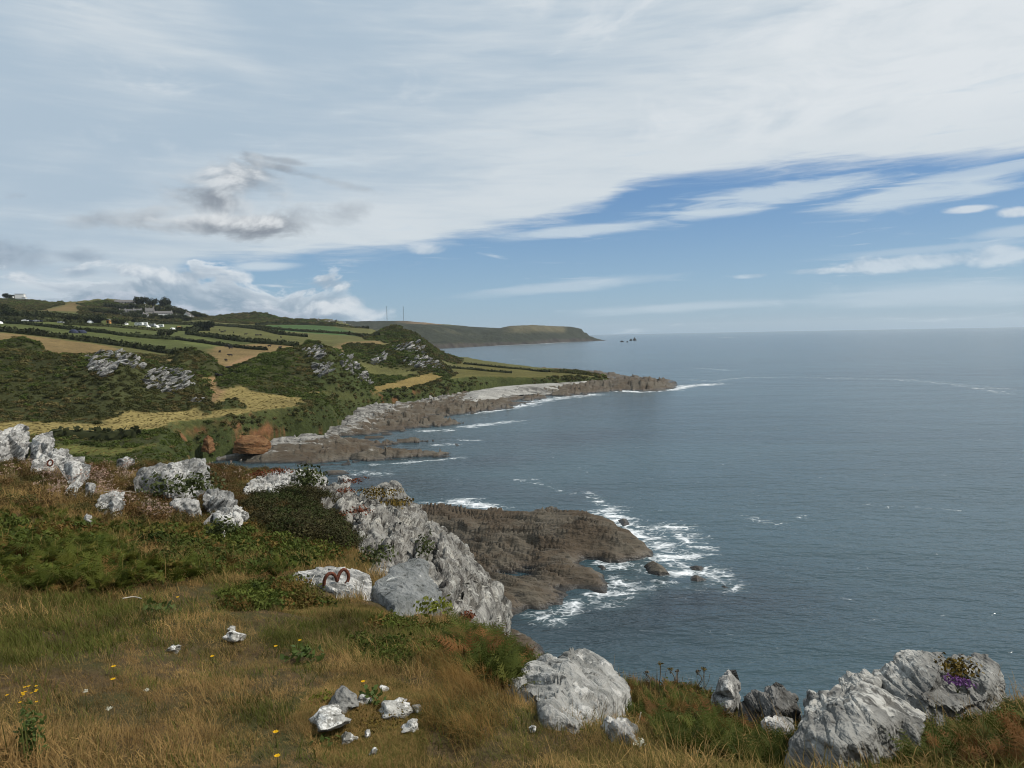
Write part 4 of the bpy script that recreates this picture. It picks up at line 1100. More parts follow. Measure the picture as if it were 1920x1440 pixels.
rock('rock_slab', 'bright white slab in which the rusty double hoop is set',
     [(538, 1090, 7.2), (555, 1072, 7.9), (590, 1066, 8.2), (625, 1064, 8.3), (660, 1066, 8.3), (690, 1075, 8.0), (700, 1100, 7.2), (694, 1124, 6.4), (660, 1134, 6.05), (620, 1138, 5.95), (598, 1126, 6.2), (575, 1108, 6.65)],
     [(590, 1085, 7.2), (625, 1085, 7.15), (655, 1090, 7.0), (630, 1108, 6.5), (665, 1108, 6.6)], .7, ROCK_WHITE, 5, .02, .4, BEDL, .02, .1, 207, cat='rock slab')
# rocks up the slope on the left
rock('boulder', 'broad grey boulder with a sheared-off end and ivy at its foot',
     [(250, 915, 14.6), (262, 900, 15), (300, 885, 15.6), (345, 875, 16), (388, 872, 16.2), (392, 885, 16), (399, 895, 15.8), (400, 920, 15.2), (385, 940, 14.6), (350, 948, 14), (300, 940, 13.8), (262, 928, 14)],
     [(300, 905, 14.6), (345, 895, 15.2), (378, 886, 15.6), (360, 920, 14.5), (310, 925, 13.9), (372, 900, 15.1)], 1.3, ROCK_GREYL, 5, .05, .6, BEDL, .05, .17, 208, lift=.16)
rock('rock', 'pair of stacked grey plates below the broad boulder', [(378, 955, 12.6), (385, 940, 13), (410, 934, 13.2), (432, 938, 13.2), (446, 955, 12.9), (440, 975, 12.3), (410, 972, 12.2)], [(405, 952, 12.5), (428, 955, 12.4)], .7, ROCK_GREYL, 5, .04, .4, BEDL, .04, .13, 209, lift=.16)
rock('rock', 'white jagged rock under the stacked plates', [(382, 1000, 10.8), (400, 980, 11.3), (425, 968, 11.8), (450, 968, 12), (463, 980, 11.7), (455, 998, 11), (440, 1012, 10.6), (425, 1030, 10), (408, 1018, 10.2), (392, 1012, 10.4)], [(420, 990, 10.8), (440, 988, 11), (418, 1008, 10.3)], .7, ROCK_WHITE, 5, .04, .4, BEDL, .04, .12, 210, lift=.16)
rock('rock', 'low white rock left of the stacked plates', [(320, 965, 12.2), (325, 952, 12.6), (345, 950, 12.7), (372, 955, 12.6), (388, 968, 12.2), (380, 975, 12), (350, 970, 12)], [(345, 960, 12.2), (370, 964, 12.1)], .5, ROCK_WHITE, 4, .03, .3, seed=211, lift=.16)
rock('rock', 'wedge shaped pale rock alone in the bracken', [(180, 965, 11.6), (188, 948, 12), (210, 940, 12.3), (232, 942, 12.3), (236, 958, 11.9), (222, 972, 11.4), (202, 985, 11), (188, 978, 11.2)], [(208, 955, 11.6), (215, 966, 11.3)], .6, ROCK_WHITE, 5, .04, .35, BEDL, .03, .12, 212, lift=.16)
rock('rock', 'little white rock on the skyline between the outcrop and the broad boulder', [(212, 880, 20.5), (220, 872, 21), (240, 867, 21.2), (254, 872, 21), (250, 880, 20.4), (230, 884, 20)], [(232, 874, 20.4)], .7, ROCK_WHITE, 4, .04, .4, seed=213, lift=.16)
rock('rock_outcrop', 'leaning white plates of rock on the skyline, topmost on the slope',
     [(-60, 880, 19), (-60, 812, 23), (0, 806, 23.5), (22, 800, 23.8), (40, 797, 23.8), (46, 810, 23.5), (55, 820, 23), (62, 832, 22), (50, 846, 21), (20, 852, 20), (-10, 862, 19.5)],
     [(-20, 830, 21.6), (15, 815, 22.6), (35, 818, 22.5), (40, 838, 21.4), (0, 845, 20.5)], 1.6, ROCK_WHITE, 5, .09, .8, BEDL, .09, .2, 214, cat='outcrop')
rock('rock_outcrop', 'grey tilted block of plates standing beside the topmost white plates',
     [(48, 838, 20.8), (60, 822, 21.5), (80, 812, 22), (99, 808, 22.2), (101, 825, 21.6), (102, 842, 21), (85, 848, 20.5), (60, 850, 20)], [(75, 828, 21), (88, 832, 20.8)], 1.1, ROCK_WHITE, 5, .06, .6, BEDL, .06, .18, 215, cat='outcrop')
rock('rock_outcrop', 'low white shelf of rock carrying a dark iron ring',
     [(45, 875, 18), (60, 862, 18.6), (85, 853, 19.4), (105, 846, 20), (122, 841, 20.3), (130, 848, 20), (138, 856, 19.6), (160, 855, 19.6), (150, 866, 18.8), (110, 872, 18.2), (80, 878, 17.8)], [(80, 866, 18.6), (110, 858, 19.2), (130, 862, 19)], .9, ROCK_WHITE, 5, .06, .5, BEDL, .06, .16, 216, cat='outcrop')
rock('rock', 'half buried white rock among pink thrift heads', [(108, 888, 16.8), (118, 878, 17.3), (150, 880, 17.3), (172, 886, 17), (165, 895, 16.4), (130, 896, 16.2)], [(140, 886, 16.6)], .5, ROCK_WHITE, 4, .04, .3, seed=217, lift=.16)
rock('rock', 'small white rock with grass stalks upslope of the wedge rock', [(118, 945, 12.6), (130, 928, 13.2), (148, 918, 13.6), (158, 925, 13.5), (145, 938, 12.9), (130, 955, 12.3)], [(138, 935, 12.8)], .4, ROCK_WHITE, 4, .04, .25, seed=218, lift=.16)
rock('rock', 'small white rock just right of the stalks upslope of the wedge rock', [(158, 936, 13), (165, 924, 13.3), (178, 926, 13.3), (174, 938, 12.9)], [(168, 931, 12.9)], .3, ROCK_WHITE, 4, .03, .2, seed=219, lift=.16)
rock('rock', 'tiny white stone peeping out below the wedge rock', [(152, 996, 10.2), (162, 988, 10.4), (174, 990, 10.4), (172, 998, 10.1)], [(163, 993, 10.1)], .2, ROCK_WHITE, 3, .02, .15, seed=220, lift=.16)
# white stones in the turf
for i, (lab, ol, inn, m) in enumerate([
    ('largest white crusted stone in the mossy patch of turf', [(704, 1340, 3.32), (706, 1318, 3.4), (722, 1308, 3.45), (735, 1294, 3.52), (748, 1300, 3.5), (748, 1322, 3.4), (768, 1330, 3.36), (765, 1350, 3.28), (742, 1362, 3.22), (715, 1358, 3.24)], [(728, 1328, 3.28), (742, 1340, 3.24), (736, 1312, 3.4)], ROCK_CRUST),
    ('flat grey white stone with red stains, upper edge of the mossy patch', [(612, 1318, 3.4), (630, 1300, 3.48), (660, 1282, 3.56), (678, 1285, 3.56), (672, 1302, 3.46), (655, 1318, 3.4), (648, 1338, 3.3), (630, 1330, 3.34)], [(645, 1310, 3.38), (660, 1298, 3.44)], ROCK_GREY),
    ('angular pale stone at the near corner of the mossy patch', [(572, 1360, 3.2), (600, 1350, 3.25), (612, 1338, 3.3), (622, 1340, 3.3), (622, 1360, 3.2), (645, 1372, 3.15), (630, 1378, 3.12), (598, 1366, 3.16)], [(610, 1355, 3.18), (620, 1366, 3.14)], ROCK_CRUST),
    ('small dark edged stone beside the largest crusted one', [(770, 1330, 3.3), (780, 1322, 3.35), (790, 1330, 3.34), (788, 1342, 3.26), (776, 1342, 3.26)], [(780, 1333, 3.26)], ROCK_GREY),
    ('little white stone below the largest crusted one', [(684, 1378, 3.1), (688, 1372, 3.12), (694, 1385, 3.06), (690, 1392, 3.04)], [(689, 1382, 3.05)], ROCK_CRUST),
    ('tiny white pebble nearest the bottom of the turf', [(694, 1418, 2.86), (700, 1414, 2.88), (706, 1420, 2.85), (700, 1424, 2.84)], [(700, 1419, 2.84)], ROCK_CRUST),
    ('white stone lying in dry grass, lower of a close pair', [(420, 1195, 4.5), (430, 1190, 4.55), (455, 1190, 4.55), (462, 1200, 4.48), (445, 1210, 4.38), (428, 1204, 4.42)], [(442, 1198, 4.42)], ROCK_CRUST),
    ('white pebble just above its larger white partner in dry grass', [(425, 1186, 4.62), (432, 1181, 4.66), (441, 1185, 4.64), (436, 1191, 4.58)], [(433, 1186, 4.58)], ROCK_CRUST),
    ('lone white stone in open dry grass', [(315, 1225, 4.18), (320, 1218, 4.22), (331, 1216, 4.24), (338, 1222, 4.2), (330, 1228, 4.14)], [(327, 1221, 4.14)], ROCK_CRUST),
    ('thin pale splinter of rock at the right side of the mossy patch', [(752, 1368, 3), (775, 1362, 3), (790, 1372, 3), (768, 1380, 3)], [], ROCK_CRUST),
    ('pale chip of rock between the flat grey stone and the largest crusted one', [(672, 1318, 3), (690, 1312, 3), (698, 1322, 3), (680, 1328, 3)], [], ROCK_CRUST),
    ('pale flake below the angular stone of the mossy patch', [(640, 1385, 3), (660, 1380, 3), (668, 1390, 3), (648, 1396, 3)], [], ROCK_CRUST),
    ('small pale chip above the largest crusted stone', [(712, 1296, 3), (724, 1290, 3), (730, 1298, 3), (718, 1303, 3)], [], ROCK_CRUST),
    ('small white pebble beside the tilted slab', [(990, 1372, 3.3), (996, 1366, 3.33), (1003, 1370, 3.32), (1000, 1377, 3.28)], [(997, 1371, 3.27)], ROCK_CRUST)]):
    A_ = np.array([q[:2] for q in ol]); c_ = A_.mean(0); W_ = np.ptp(A_[:, 0]); H_ = np.ptp(A_[:, 1])
    p = FG.hit(c_[0], c_[1] + H_ * .2, 1.8, 12); dist = float(np.linalg.norm(p - EYE)); dep = (EYE[2] - p[2]) / dist
    w_ = W_ * dist / F; d_ = min(1.6 * w_, H_ * dist / F / dep)
    bmm = bmesh.new(); bmesh.ops.create_icosphere(bmm, subdivisions=4, radius=1.0)
    V = np.array([v.co[:] for v in bmm.verts]); T = np.array([[v.index for v in f.verts] for f in bmm.faces]); bmm.free()
    R_ = np.random.default_rng(900 + i)
    for _ in range(16):
        nrm = R_.normal(size=3); nrm /= np.linalg.norm(nrm); V = V - np.outer(np.clip(V @ nrm - R_.uniform(.45, .85), 0, None), nrm)
    V = V * np.array([w_ * .52, d_ * .46, .012 + .24 * w_]) + fbm(V * 1.6, 4, .55, 910 + i)[:, None] * V * .30 * np.array([w_, d_, .25 * w_])
    V += vnorm(V, T) * (fbm(V / .03, 3, .5, 920 + i) * .004)[:, None]
    o = mesh_obj('stone', V, T, m); o.location = (p[0], p[1], p[2] + .022); o.rotation_euler = (R_.normal(0, .15), R_.normal(0, .15), R_.uniform(-.5, .5)); tag(o, lab, 'stone')

# ------------------------------------------------------------------ plants: prototypes
PROTO = bpy.data.collections.new('plant_prototypes')      # not linked to the scene


def plant_mat(name, a, b, dry=None, transl=.25, patch=1.2, dry_amt=.5, rough=.7):
    m, g = material(name)
    oi = g.new('ShaderNodeObjectInfo'); rnd = S(g.nt, oi.outputs['Random'])
    loc = S(g.nt, oi.outputs['Location'])
    n_ = g.noise(loc, patch, 4, .6)
    c = g.mix(rnd, a, b)
    if dry is not None: c = g.mix(g.smooth(n_ + (rnd - .5) * .35, .62 - .25 * dry_amt, .72 - .25 * dry_amt), c, dry)
    c = g.scale_col(c, g.lin(g.noise(loc, patch * 2.2, 3, .65), .3, .7, .5, 1.45))
    finish(g, c, rough, .06, None, transl)
    return m


def blade(V, Fc, base, yaw, lean, L, w, bend, n=3, taper=1.0):
    d = np.array([math.cos(yaw), math.sin(yaw), 0]); side = np.array([-math.sin(yaw), math.cos(yaw), 0])
    p = np.array(base, float); a = lean; i0 = len(V)
    for k in range(n + 1):
        t = k / n; ww = w * (1 - t ** 1.5) * taper
        if k < n:
            V.append(p - side * ww / 2); V.append(p + side * ww / 2)
        else: V.append(p)
        a2 = a + bend / n
        p = p + (d * math.sin(a) + np.array([0, 0, 1]) * math.cos(a)) * L / n; a = a2
    for k in range(n - 1):
        j = i0 + 2 * k; Fc.append((j, j + 1, j + 3, j + 2))
    j = i0 + 2 * (n - 1); Fc.append((j, j + 1, j + 2))


def proto(name, V, Fc, mat):
    o = mesh_obj(name, np.array(V), Fc, mat, link=False); PROTO.objects.link(o); return o


def tuft(name, mat, nb, L, w, spread, lean, bend, wind=1.2):
    V, Fc = [], []
    for _ in range(nb):
        r = spread * math.sqrt(random.random()); a = random.uniform(0, 6.283)
        yaw = random.gauss(0, wind)
        blade(V, Fc, (r * math.cos(a), r * math.sin(a), -.02), yaw, random.uniform(0, lean), random.uniform(.45, 1) * L, w * random.uniform(.7, 1.2), random.uniform(.3, 1) * bend, 3)
    return proto(name, V, Fc, mat)


def frond(V, Fc, base, yaw, L, elev, droop, width, pairs=11):
    d = np.array([math.cos(yaw), math.sin(yaw), 0]); s = np.array([-math.sin(yaw), math.cos(yaw), 0]); p = np.array(base, float); a = elev
    up = np.array([0, 0, 1.0])
    step = L / (pairs + 2)
    for k in range(pairs + 3):
        t = k / (pairs + 2); dr = d * math.sin(a) + up * math.cos(a)
        q = p + dr * step
        # rachis
        i = len(V); V.extend([p - s * .003, p + s * .003, q]); Fc.append((i, i + 1, i + 2))
        if t > .16:
            pl = width * (1 - (t - .16) / .84) ** .8 * (.75 + .4 * random.random()) + .01
            nrm = np.cross(dr, s)
            for sg in (-1, 1):
                pd = s * sg * .9 + dr * .42 + nrm * random.uniform(-.35, .1); pd /= np.linalg.norm(pd)
                for m in range(4):               # lobes of the pinna
                    u = (m + .4) / 4; c0 = p + pd * pl * u; lw = pl * .17 * (1 - u * .7); ll = pl * .24 * (1 - u * .55)
                    i = len(V); e = dr * ll
                    V.extend([c0 - pd * lw, c0 + pd * lw, c0 + e + pd * lw * .8, c0 - e + pd * lw * .5]); Fc.append((i, i + 1, i + 2)); Fc.append((i, i + 3, i + 1))
        p = q; a += droop / (pairs + 2)


def bracken(name, mat, nf, L, w):
    V, Fc = [], []
    for k in range(nf):
        frond(V, Fc, (random.gauss(0, .05), random.gauss(0, .05), 0), k / nf * 6.283 + random.uniform(-.5, .5), L * random.uniform(.7, 1.1), random.uniform(.25, .7), random.uniform(.7, 1.4), w * random.uniform(.8, 1.2))
    return proto(name, V, Fc, mat)


def leafball(V, Fc, n, rx, rz, ls, c=(0, 0, 0), shell=.55, flat=.0):
    for _ in range(n):
        v = np.random.default_rng(random.randrange(1 << 30)).normal(size=3); v /= np.linalg.norm(v); v[2] = abs(v[2]) if flat else v[2]
        r = shell + (1 - shell) * random.random()
        p = np.array(c) + v * r * np.array([rx, rx, rz])
        nrm = v + RNG.normal(size=3) * .7; nrm /= np.linalg.norm(nrm)
        a = np.cross(nrm, RNG.normal(size=3)); a /= np.linalg.norm(a) + 1e-9; b = np.cross(nrm, a)
        s = ls * random.uniform(.6, 1.3); i = len(V)
        V.extend([p - a * s, p + b * s * .55, p + a * s, p - b * s * .55]); Fc.append((i, i + 1, i + 2, i + 3))


def shrub(name, mat, n, r, h, ls, lumps=5):
    V, Fc = [], []
    for k in range(lumps):
        a = random.uniform(0, 6.283); q = r * .5 * math.sqrt(random.random()); s = random.uniform(.5, .8)
        leafball(V, Fc, n // lumps, r * s, h * s, ls, (q * math.cos(a), q * math.sin(a), h * .25), .5, 1)
    return proto(name, V, Fc, mat)


def scatter(name, label, pts, protos, smin, smax, yaw=None, tilt=.12, kind='stuff', scales=None, zoff=0.0):
    n = len(pts)
    me = bpy.data.meshes.new(name); me.vertices.add(n)
    P = np.asarray(pts, np.float32).copy(); P[:, 2] += zoff
    me.vertices.foreach_set('co', P.ravel())
    rot = np.stack([RNG.normal(0, tilt, n), RNG.normal(0, tilt, n), RNG.uniform(0, 6.283, n) if yaw is None else RNG.normal(yaw, .9, n)], 1).astype(np.float32)
    a = me.attributes.new('rot', 'FLOAT_VECTOR', 'POINT'); a.data.foreach_set('vector', rot.ravel())
    sc = (RNG.uniform(smin, smax, n) if scales is None else scales).astype(np.float32)
    a = me.attributes.new('scl', 'FLOAT', 'POINT'); a.data.foreach_set('value', sc)
    a = me.attributes.new('pick', 'INT', 'POINT'); a.data.foreach_set('value', RNG.integers(0, len(protos), n).astype(np.int32))
    o = bpy.data.objects.new(name, me); COL.objects.link(o)
    pc = bpy.data.collections.new(name + '_kinds')
    for q in protos: pc.objects.link(q)
    nt = bpy.data.node_groups.new(name + '_scatter', 'GeometryNodeTree')
    nt.interface.new_socket('Geometry', in_out='INPUT', socket_type='NodeSocketGeometry'); nt.interface.new_socket('Geometry', in_out='OUTPUT', socket_type='NodeSocketGeometry')
    N = nt.nodes.new; gi, go = N('NodeGroupInput'), N('NodeGroupOutput')
    ci = N('GeometryNodeCollectionInfo'); ci.inputs['Collection'].default_value = pc; ci.inputs['Separate Children'].default_value = True; ci.inputs['Reset Children'].default_value = True
    ip = N('GeometryNodeInstanceOnPoints'); ip.inputs['Pick Instance'].default_value = True

    def na(nm, t):
        q = N('GeometryNodeInputNamedAttribute'); q.data_type = t; q.inputs['Name'].default_value = nm
        return next(s_ for s_ in q.outputs if s_.enabled and s_.name == 'Attribute')
    L = nt.links.new
    er = N('FunctionNodeEulerToRotation')
    L(gi.outputs[0], ip.inputs['Points']); L(ci.outputs[0], ip.inputs['Instance'])
    L(na('pick', 'INT'), ip.inputs['Instance Index']); L(na('rot', 'FLOAT_VECTOR'), er.inputs[0]); L(er.outputs[0], ip.inputs['Rotation']); L(na('scl', 'FLOAT'), ip.inputs['Scale'])
    L(ip.outputs[0], go.inputs[0])
    md = o.modifiers.new('scatter', 'NODES'); md.node_group = nt
    return tag(o, label, kind=kind)


DRY = plant_mat('dry_grass', (.36, .235, .090), (.170, .102, .040), (.125, .104, .030), .3, .9, .42)
GRN = plant_mat('green_grass', (.070, .082, .016), (.105, .104, .026), (.17, .12, .05), .3, 1.3, .15)
GLD = plant_mat('golden_grass', (.25, .150, .048), (.155, .100, .036), (.10, .095, .030), .3, 1.2, .25)
BRK = plant_mat('bracken_leaf', (.042, .056, .009), (.074, .080, .013), (.115, .068, .020), .25, .9, .24)
BRK2 = plant_mat('dark_bracken_leaf', (.040, .052, .010), (.066, .072, .015), (.12, .058, .020), .25, 1.3, .24)
HTH = plant_mat('brown_shrub_leaf', (.034, .034, .014), (.058, .046, .020), (.036, .046, .014), .15, 1.5, .4)
RUS = plant_mat('rusty_herb', (.105, .060, .024), (.080, .060, .022), (.060, .058, .018), .2, 1.5, .3)
SCB = plant_mat('gorse_leaf', (.046, .051, .016), (.074, .073, .023), (.112, .090, .034), .2, .035, .36)
SCB2 = plant_mat('bright_scrub_leaf', (.052, .072, .016), (.074, .094, .020), (.088, .082, .026), .2, .05, .2)

T_DRY = [tuft('dry_tuft', DRY, 34, .12, .0042, .10, 1.3, 2.4, 2.4) for _ in range(5)] + [tuft('dry_tuft', DRY, 16, .24, .0032, .08, .7, 1.3) for _ in range(1)]
T_GRN = [tuft('green_tuft', GRN, 32, .13, .0048, .10, .9, 1.7, 1.8) for _ in range(4)]
T_GLD = [tuft('golden_tuft', GLD, 34, .28, .0040, .12, .8, 2.0, .8) for _ in range(4)]
T_BRK = [bracken('bracken_clump', BRK, 5, .48, .17) for _ in range(4)]
T_BRK2 = [bracken('dark_bracken_clump', BRK2, 6, .42, .15) for _ in range(4)]
T_HTH = [shrub('brown_shrub_clump', HTH, 420, .32, .34, .020) for _ in range(3)]
T_RUS = [shrub('rusty_clump', RUS, 260, .20, .22, .016) for _ in range(3)]
T_SCB = [shrub('gorse_clump', SCB, 130, 1.0, .8, .20, 6) for _ in range(5)]
T_SCB2 = [shrub('scrub_clump', SCB2, 130, 1.0, .75, .20, 6) for _ in range(4)]

# ------------------------------------------------------------------ where they grow on the near headland
def fgpoly(pts): return [tuple(FG.hit(px, py, 1.5, 40)[:2]) for px, py in pts]


BR1 = fgpoly([(-200, 960), (0, 955), (60, 950), (130, 965), (250, 985), (330, 985), (420, 1000), (520, 1000), (645, 990), (655, 1062), (560, 1072), (480, 1085), (330, 1105), (210, 1125), (100, 1115), (-200, 1110)])
BR2 = fgpoly([(840, 1195), (900, 1210), (960, 1228), (1015, 1240), (1000, 1275), (940, 1305), (905, 1280), (870, 1240)])
BR3 = fgpoly([(1180, 1285), (1300, 1292), (1350, 1315), (1440, 1372), (1480, 1410), (1700, 1400), (1740, 1345), (1920, 1340), (2300, 1350), (2300, 1439), (1300, 1439), (1230, 1400), (1185, 1340)])
SHR = fgpoly([(470, 965), (530, 935), (580, 920), (620, 955), (655, 1000), (640, 1035), (560, 1022), (490, 992)])
RST = fgpoly([(395, 880), (455, 885), (455, 955), (400, 930)])
RST2 = fgpoly([(250, 880), (400, 872), (480, 885), (470, 895), (400, 960), (330, 985), (250, 950)])
# ---
GR1 = fgpoly([(640, 1150), (760, 1168), (830, 1185), (860, 1230), (790, 1262), (700, 1245), (620, 1215), (500, 1210), (500, 1170)])
GR2 = fgpoly([(380, 1110), (540, 1095), (590, 1125), (520, 1150), (400, 1150)])
GLP = fgpoly([(760, 1215), (860, 1215), (935, 1330), (930, 1420), (820, 1420), (800, 1330), (840, 1290), (780, 1255)])
BARE = fgpoly([(530, 1120), (600, 1138), (700, 1140), (720, 1158), (600, 1158), (530, 1148)])
MOSS = fgpoly([(560, 1340), (620, 1285), (690, 1275), (790, 1310), (795, 1380), (780, 1438), (640, 1438), (600, 1385)])
# rock tops that stay clear of grass
CLEAR = [(fgpoly([(540, 1090), (560, 1070), (690, 1072), (700, 1125), (600, 1130)]), .0), (fgpoly([(690, 1130), (740, 1060), (800, 1050), (835, 1120), (815, 1145), (720, 1155)]), -.1)]
n = 120000
r = RNG.uniform(1.7, 27, n) ; t = RNG.uniform(-.84, .98, n)
x, y = r * np.sin(t), r * np.cos(t); z = FG.height(x, y)
slope = np.abs(FG.height(x * 1.01, y * 1.01) - z) / (r * .01)
ok = (slope < 1.1) & (z > 21)
for P, d in CLEAR: ok &= poly_sd(x, y, P) < d
pt = np.stack([x, y, z], 1)
wob = fbm(xyz(x * .8, y * .8), 3, .6, 81) * (.12 + r * .03)


def inside(P): return poly_sd(x, y, P) + wob > 0


def dens(f): return RNG.random(n) < f


ibr1, ibr2, ibr3, ishr, irst = inside(BR1), inside(BR2), inside(BR3), inside(SHR), inside(RST) | (inside(RST2) & (fbm(xyz(x * .5, y * .5), 3, .5, 83) > -.1))
igr, igl, ibare, imoss = inside(GR1) | inside(GR2), inside(GLP), inside(BARE), inside(MOSS)
br = (ibr1 | ibr2 | ibr3) & ok
patch = fbm(xyz(x * .6, y * .6), 4, .6, 82)
worn = fbm(xyz(x * .9 + 5, y * .9), 4, .6, 86)
thin = ibare | imoss
bare = (thin & dens(.55)) | ((worn > .30) & dens(.25))
grass = ok & ~br & ~ishr & ~bare
isg = grass & (igr & dens(.8) | (~igl & (patch > .10) & dens(.6)) | dens(.08))
isgl = grass & ~isg & igl
isd = grass & ~isg & ~isgl & ~(irst & dens(.7)) & ~ishr
WIND = 2.6


def fgs(m, k=1.0): return (np.clip(r[m] / 6, .62, 1.6) ** .6) * RNG.uniform(.65, 1.15, m.sum()) * k


scatter('dry_grass', 'short brown dry grass covering the near slope', pt[isd], T_DRY, 1, 1, yaw=WIND, scales=fgs(isd) * np.clip(.85 + 1.1 * fbm(xyz(x * 1.3, y * 1.3), 3, .55, 84)[isd], .35, 1.7) * np.where(thin[isd], .32, 1))
scatter('green_grass', 'green grass in patches on the near slope', pt[isg], T_GRN, 1, 1, yaw=WIND, scales=fgs(isg) * np.where(thin[isg], .4, 1))
scatter('golden_grass', 'long golden wind-blown grass at the crest of the slope', pt[isgl], T_GLD, 1, 1, yaw=WIND + 1.2, scales=fgs(isgl, .8))
bpat = fbm(xyz(x * .55 + 9, y * .55), 3, .55, 87)
m = ibr1 & ok & (bpat > -.22) & dens(.26); scatter('bracken', 'green bracken thicket filling the hollow before the ridge', pt[m], T_BRK, 1, 1, tilt=.25, scales=np.where(r[m] > 8.5, .42, .6) * RNG.uniform(.5, 1.0, m.sum()))
m = ibr2 & ok & dens(.5); scatter('bracken', 'dark bracken hanging over the cliff edge below the ridge', pt[m], T_BRK2, .4, .7, tilt=.25)
m = ibr3 & ok & dens(.45); scatter('bracken', 'mixed green and rusty bracken round the cliff-edge boulders', pt[m], T_BRK2, .24, .46, tilt=.35)
m = ishr & ok & dens(.6) & (fbm(xyz(x * .9, y * .9), 3, .6, 88) > -.3); scatter('low_shrub', 'dark brown heathery shrub below the ridge head', pt[m], T_HTH, 1, 1, scales=(.35 + .75 * RNG.random(m.sum()) ** 2))
m = irst & ok & dens(.5); scatter('rusty_herbs', 'rust coloured dried herbs near the bright slab', pt[m], T_RUS, .5, 1.0)
m = ok & ~ibr1 & ~imoss & (r > 11) & (x < 1) & dens(.05); scatter('rusty_herbs', 'scattered rusty tufts on the upper slope', pt[m], T_RUS, .6, 1.1)
m = ((ibr1 & ((bpat < -.1) | dens(.3))) | (ibr3 & dens(.35))) & ok; scatter('dry_grass', 'dry grass growing up through the bracken', pt[m], T_DRY, .8, 1.4, yaw=WIND)

# low leafy bramble and ivy patches
BRM = plant_mat('bramble_leaf', (.040, .058, .012), (.085, .100, .020), (.12, .075, .022), .25, 2.0, .15)
T_BRM = [shrub('bramble_clump', BRM, 170, .20, .11, .020, 6) for _ in range(4)]
m = np.zeros(n, bool)
for pol, dn in (([(400, 1105), (545, 1098), (600, 1125), (560, 1150), (400, 1150)], .28), ([(650, 1165), (760, 1172), (840, 1190), (860, 1235), (780, 1250), (680, 1225)], .25), ([(180, 1125), (400, 1128), (380, 1165), (220, 1160)], .14), ([(1185, 1290), (1320, 1300), (1420, 1372), (1330, 1425), (1220, 1400)], .32), ([(-60, 975), (260, 1000), (640, 1010), (650, 1065), (330, 1105), (-60, 1105)], .16), ([(1700, 1385), (1960, 1350), (1960, 1435), (1560, 1438)], .25), ([(850, 1200), (960, 1228), (1010, 1245), (940, 1300), (880, 1250)], .25)):
    m |= (poly_sd(x, y, fgpoly(pol)) + wob > 0) & ok & dens(dn) & (fbm(xyz(x * 1.6, y * 1.6), 3, .6, 95) > -.12)
scatter('bramble', 'low leafy green bramble and ivy threading through the turf', pt[m], T_BRM, 1, 1, scales=np.clip(r[m] / 6, .55, 1.5) * RNG.uniform(.5, 1.0, m.sum()))

# trodden litter where the turf is worn thin
lx, ly = [], []
for P in (BARE, MOSS):
    A = np.array(P); q = RNG.uniform(A.min(0), A.max(0), (9000, 2)); k = poly_sd(q[:, 0], q[:, 1], P) > -.05; lx.append(q[k, 0]); ly.append(q[k, 1])
lx, ly = np.concatenate(lx), np.concatenate(ly)
scatter('dead_litter', 'short dead grass and litter on the worn soil', np.stack([lx, ly, FG.height(lx, ly)], 1), T_DRY[:5] + T_GRN[:1], .18, .42, yaw=WIND)

# pink thrift heads and their stalks
TFT = plant_mat('thrift_head', (.34, .22, .17), (.42, .32, .25), None, .2)
V, Fc = [], []
for k in range(9):
    a = random.uniform(0, 6.28); q = .10 * math.sqrt(random.random()); bx, by, h = q * math.cos(a), q * math.sin(a), random.uniform(.10, .2)
    blade(V, Fc, (bx, by, 0), a, .1, h, .004, .2, 2); leafball(V, Fc, 9, .016, .013, .009, (bx, by, h), .6)
T_TFT = [proto('thrift_clump', V, Fc, TFT)]
pol = fgpoly([(100, 885), (180, 890), (280, 905), (330, 985), (260, 975), (180, 950), (100, 945), (70, 930)]); m = (poly_sd(x, y, pol) > 0) & ok & dens(.045)
pol = fgpoly([(0, 862), (600, 880), (600, 892), (0, 890)]); m |= (poly_sd(x, y, pol) > -1) & ok & (r > 15) & dens(.02)
scatter('thrift', 'faded pink thrift heads sprinkled over the upper slope', pt[m], T_TFT, .8, 1.5)

# ------------------------------------------------------------------ scrub on the far mounds and banks
flat = np.arange(LX.size); w = (LR.ravel() ** 1.15) * (LZ.ravel() > 2.0) * ((LR.ravel() < 760) | (LHILL.ravel() > .5)) * (LPX.ravel() > -220)
cov = np.clip(LSCRUB * (LR < 760) * np.where(LFIELD > .5, .9, 1) + (LFIELD < .3) * (LR < 360) * .9 + ((LSD < 7) | ((LSD < 24) & (LFIELD < .5))) * (LR < 500) * 1.0 + LHILL * .8, 0, 1).ravel() * (1 - LEARTH.ravel() * .93) * (LSD.ravel() > .2)
cov *= np.where((LFIELD.ravel() > .5) & (LSCRUB.ravel() < .35), 0, 1)
w = w * cov; w /= w.sum()
pick = RNG.choice(flat, 52000, p=w)
x2 = LX.ravel()[pick]; y2 = LY.ravel()[pick]
x2 = x2 + RNG.normal(0, .5, len(pick)); y2 = y2 + RNG.normal(0, .8, len(pick)); z2 = LAND.height(x2, y2); r2 = np.hypot(x2, y2)
p2 = np.stack([x2, y2, z2 - .25], 1); sel = fbm(xyz(x2 * .03, y2 * .03), 3, .6, 91) + RNG.normal(0, .15, len(x2)) > .10
sc2 = (.5 + 1.15 * RNG.random(len(x2)) ** 2.0) * np.clip((r2 / 280) ** .6, .6, 2.2)
scatter('gorse_scrub', 'dark gorse and bracken scrub clothing the coastal mounds', p2[~sel], T_SCB, 1, 1, scales=sc2[~sel])
scatter('gorse_scrub', 'brighter green scrub patches in the hollows of the mounds', p2[sel], T_SCB2, 1, 1, scales=sc2[sel])
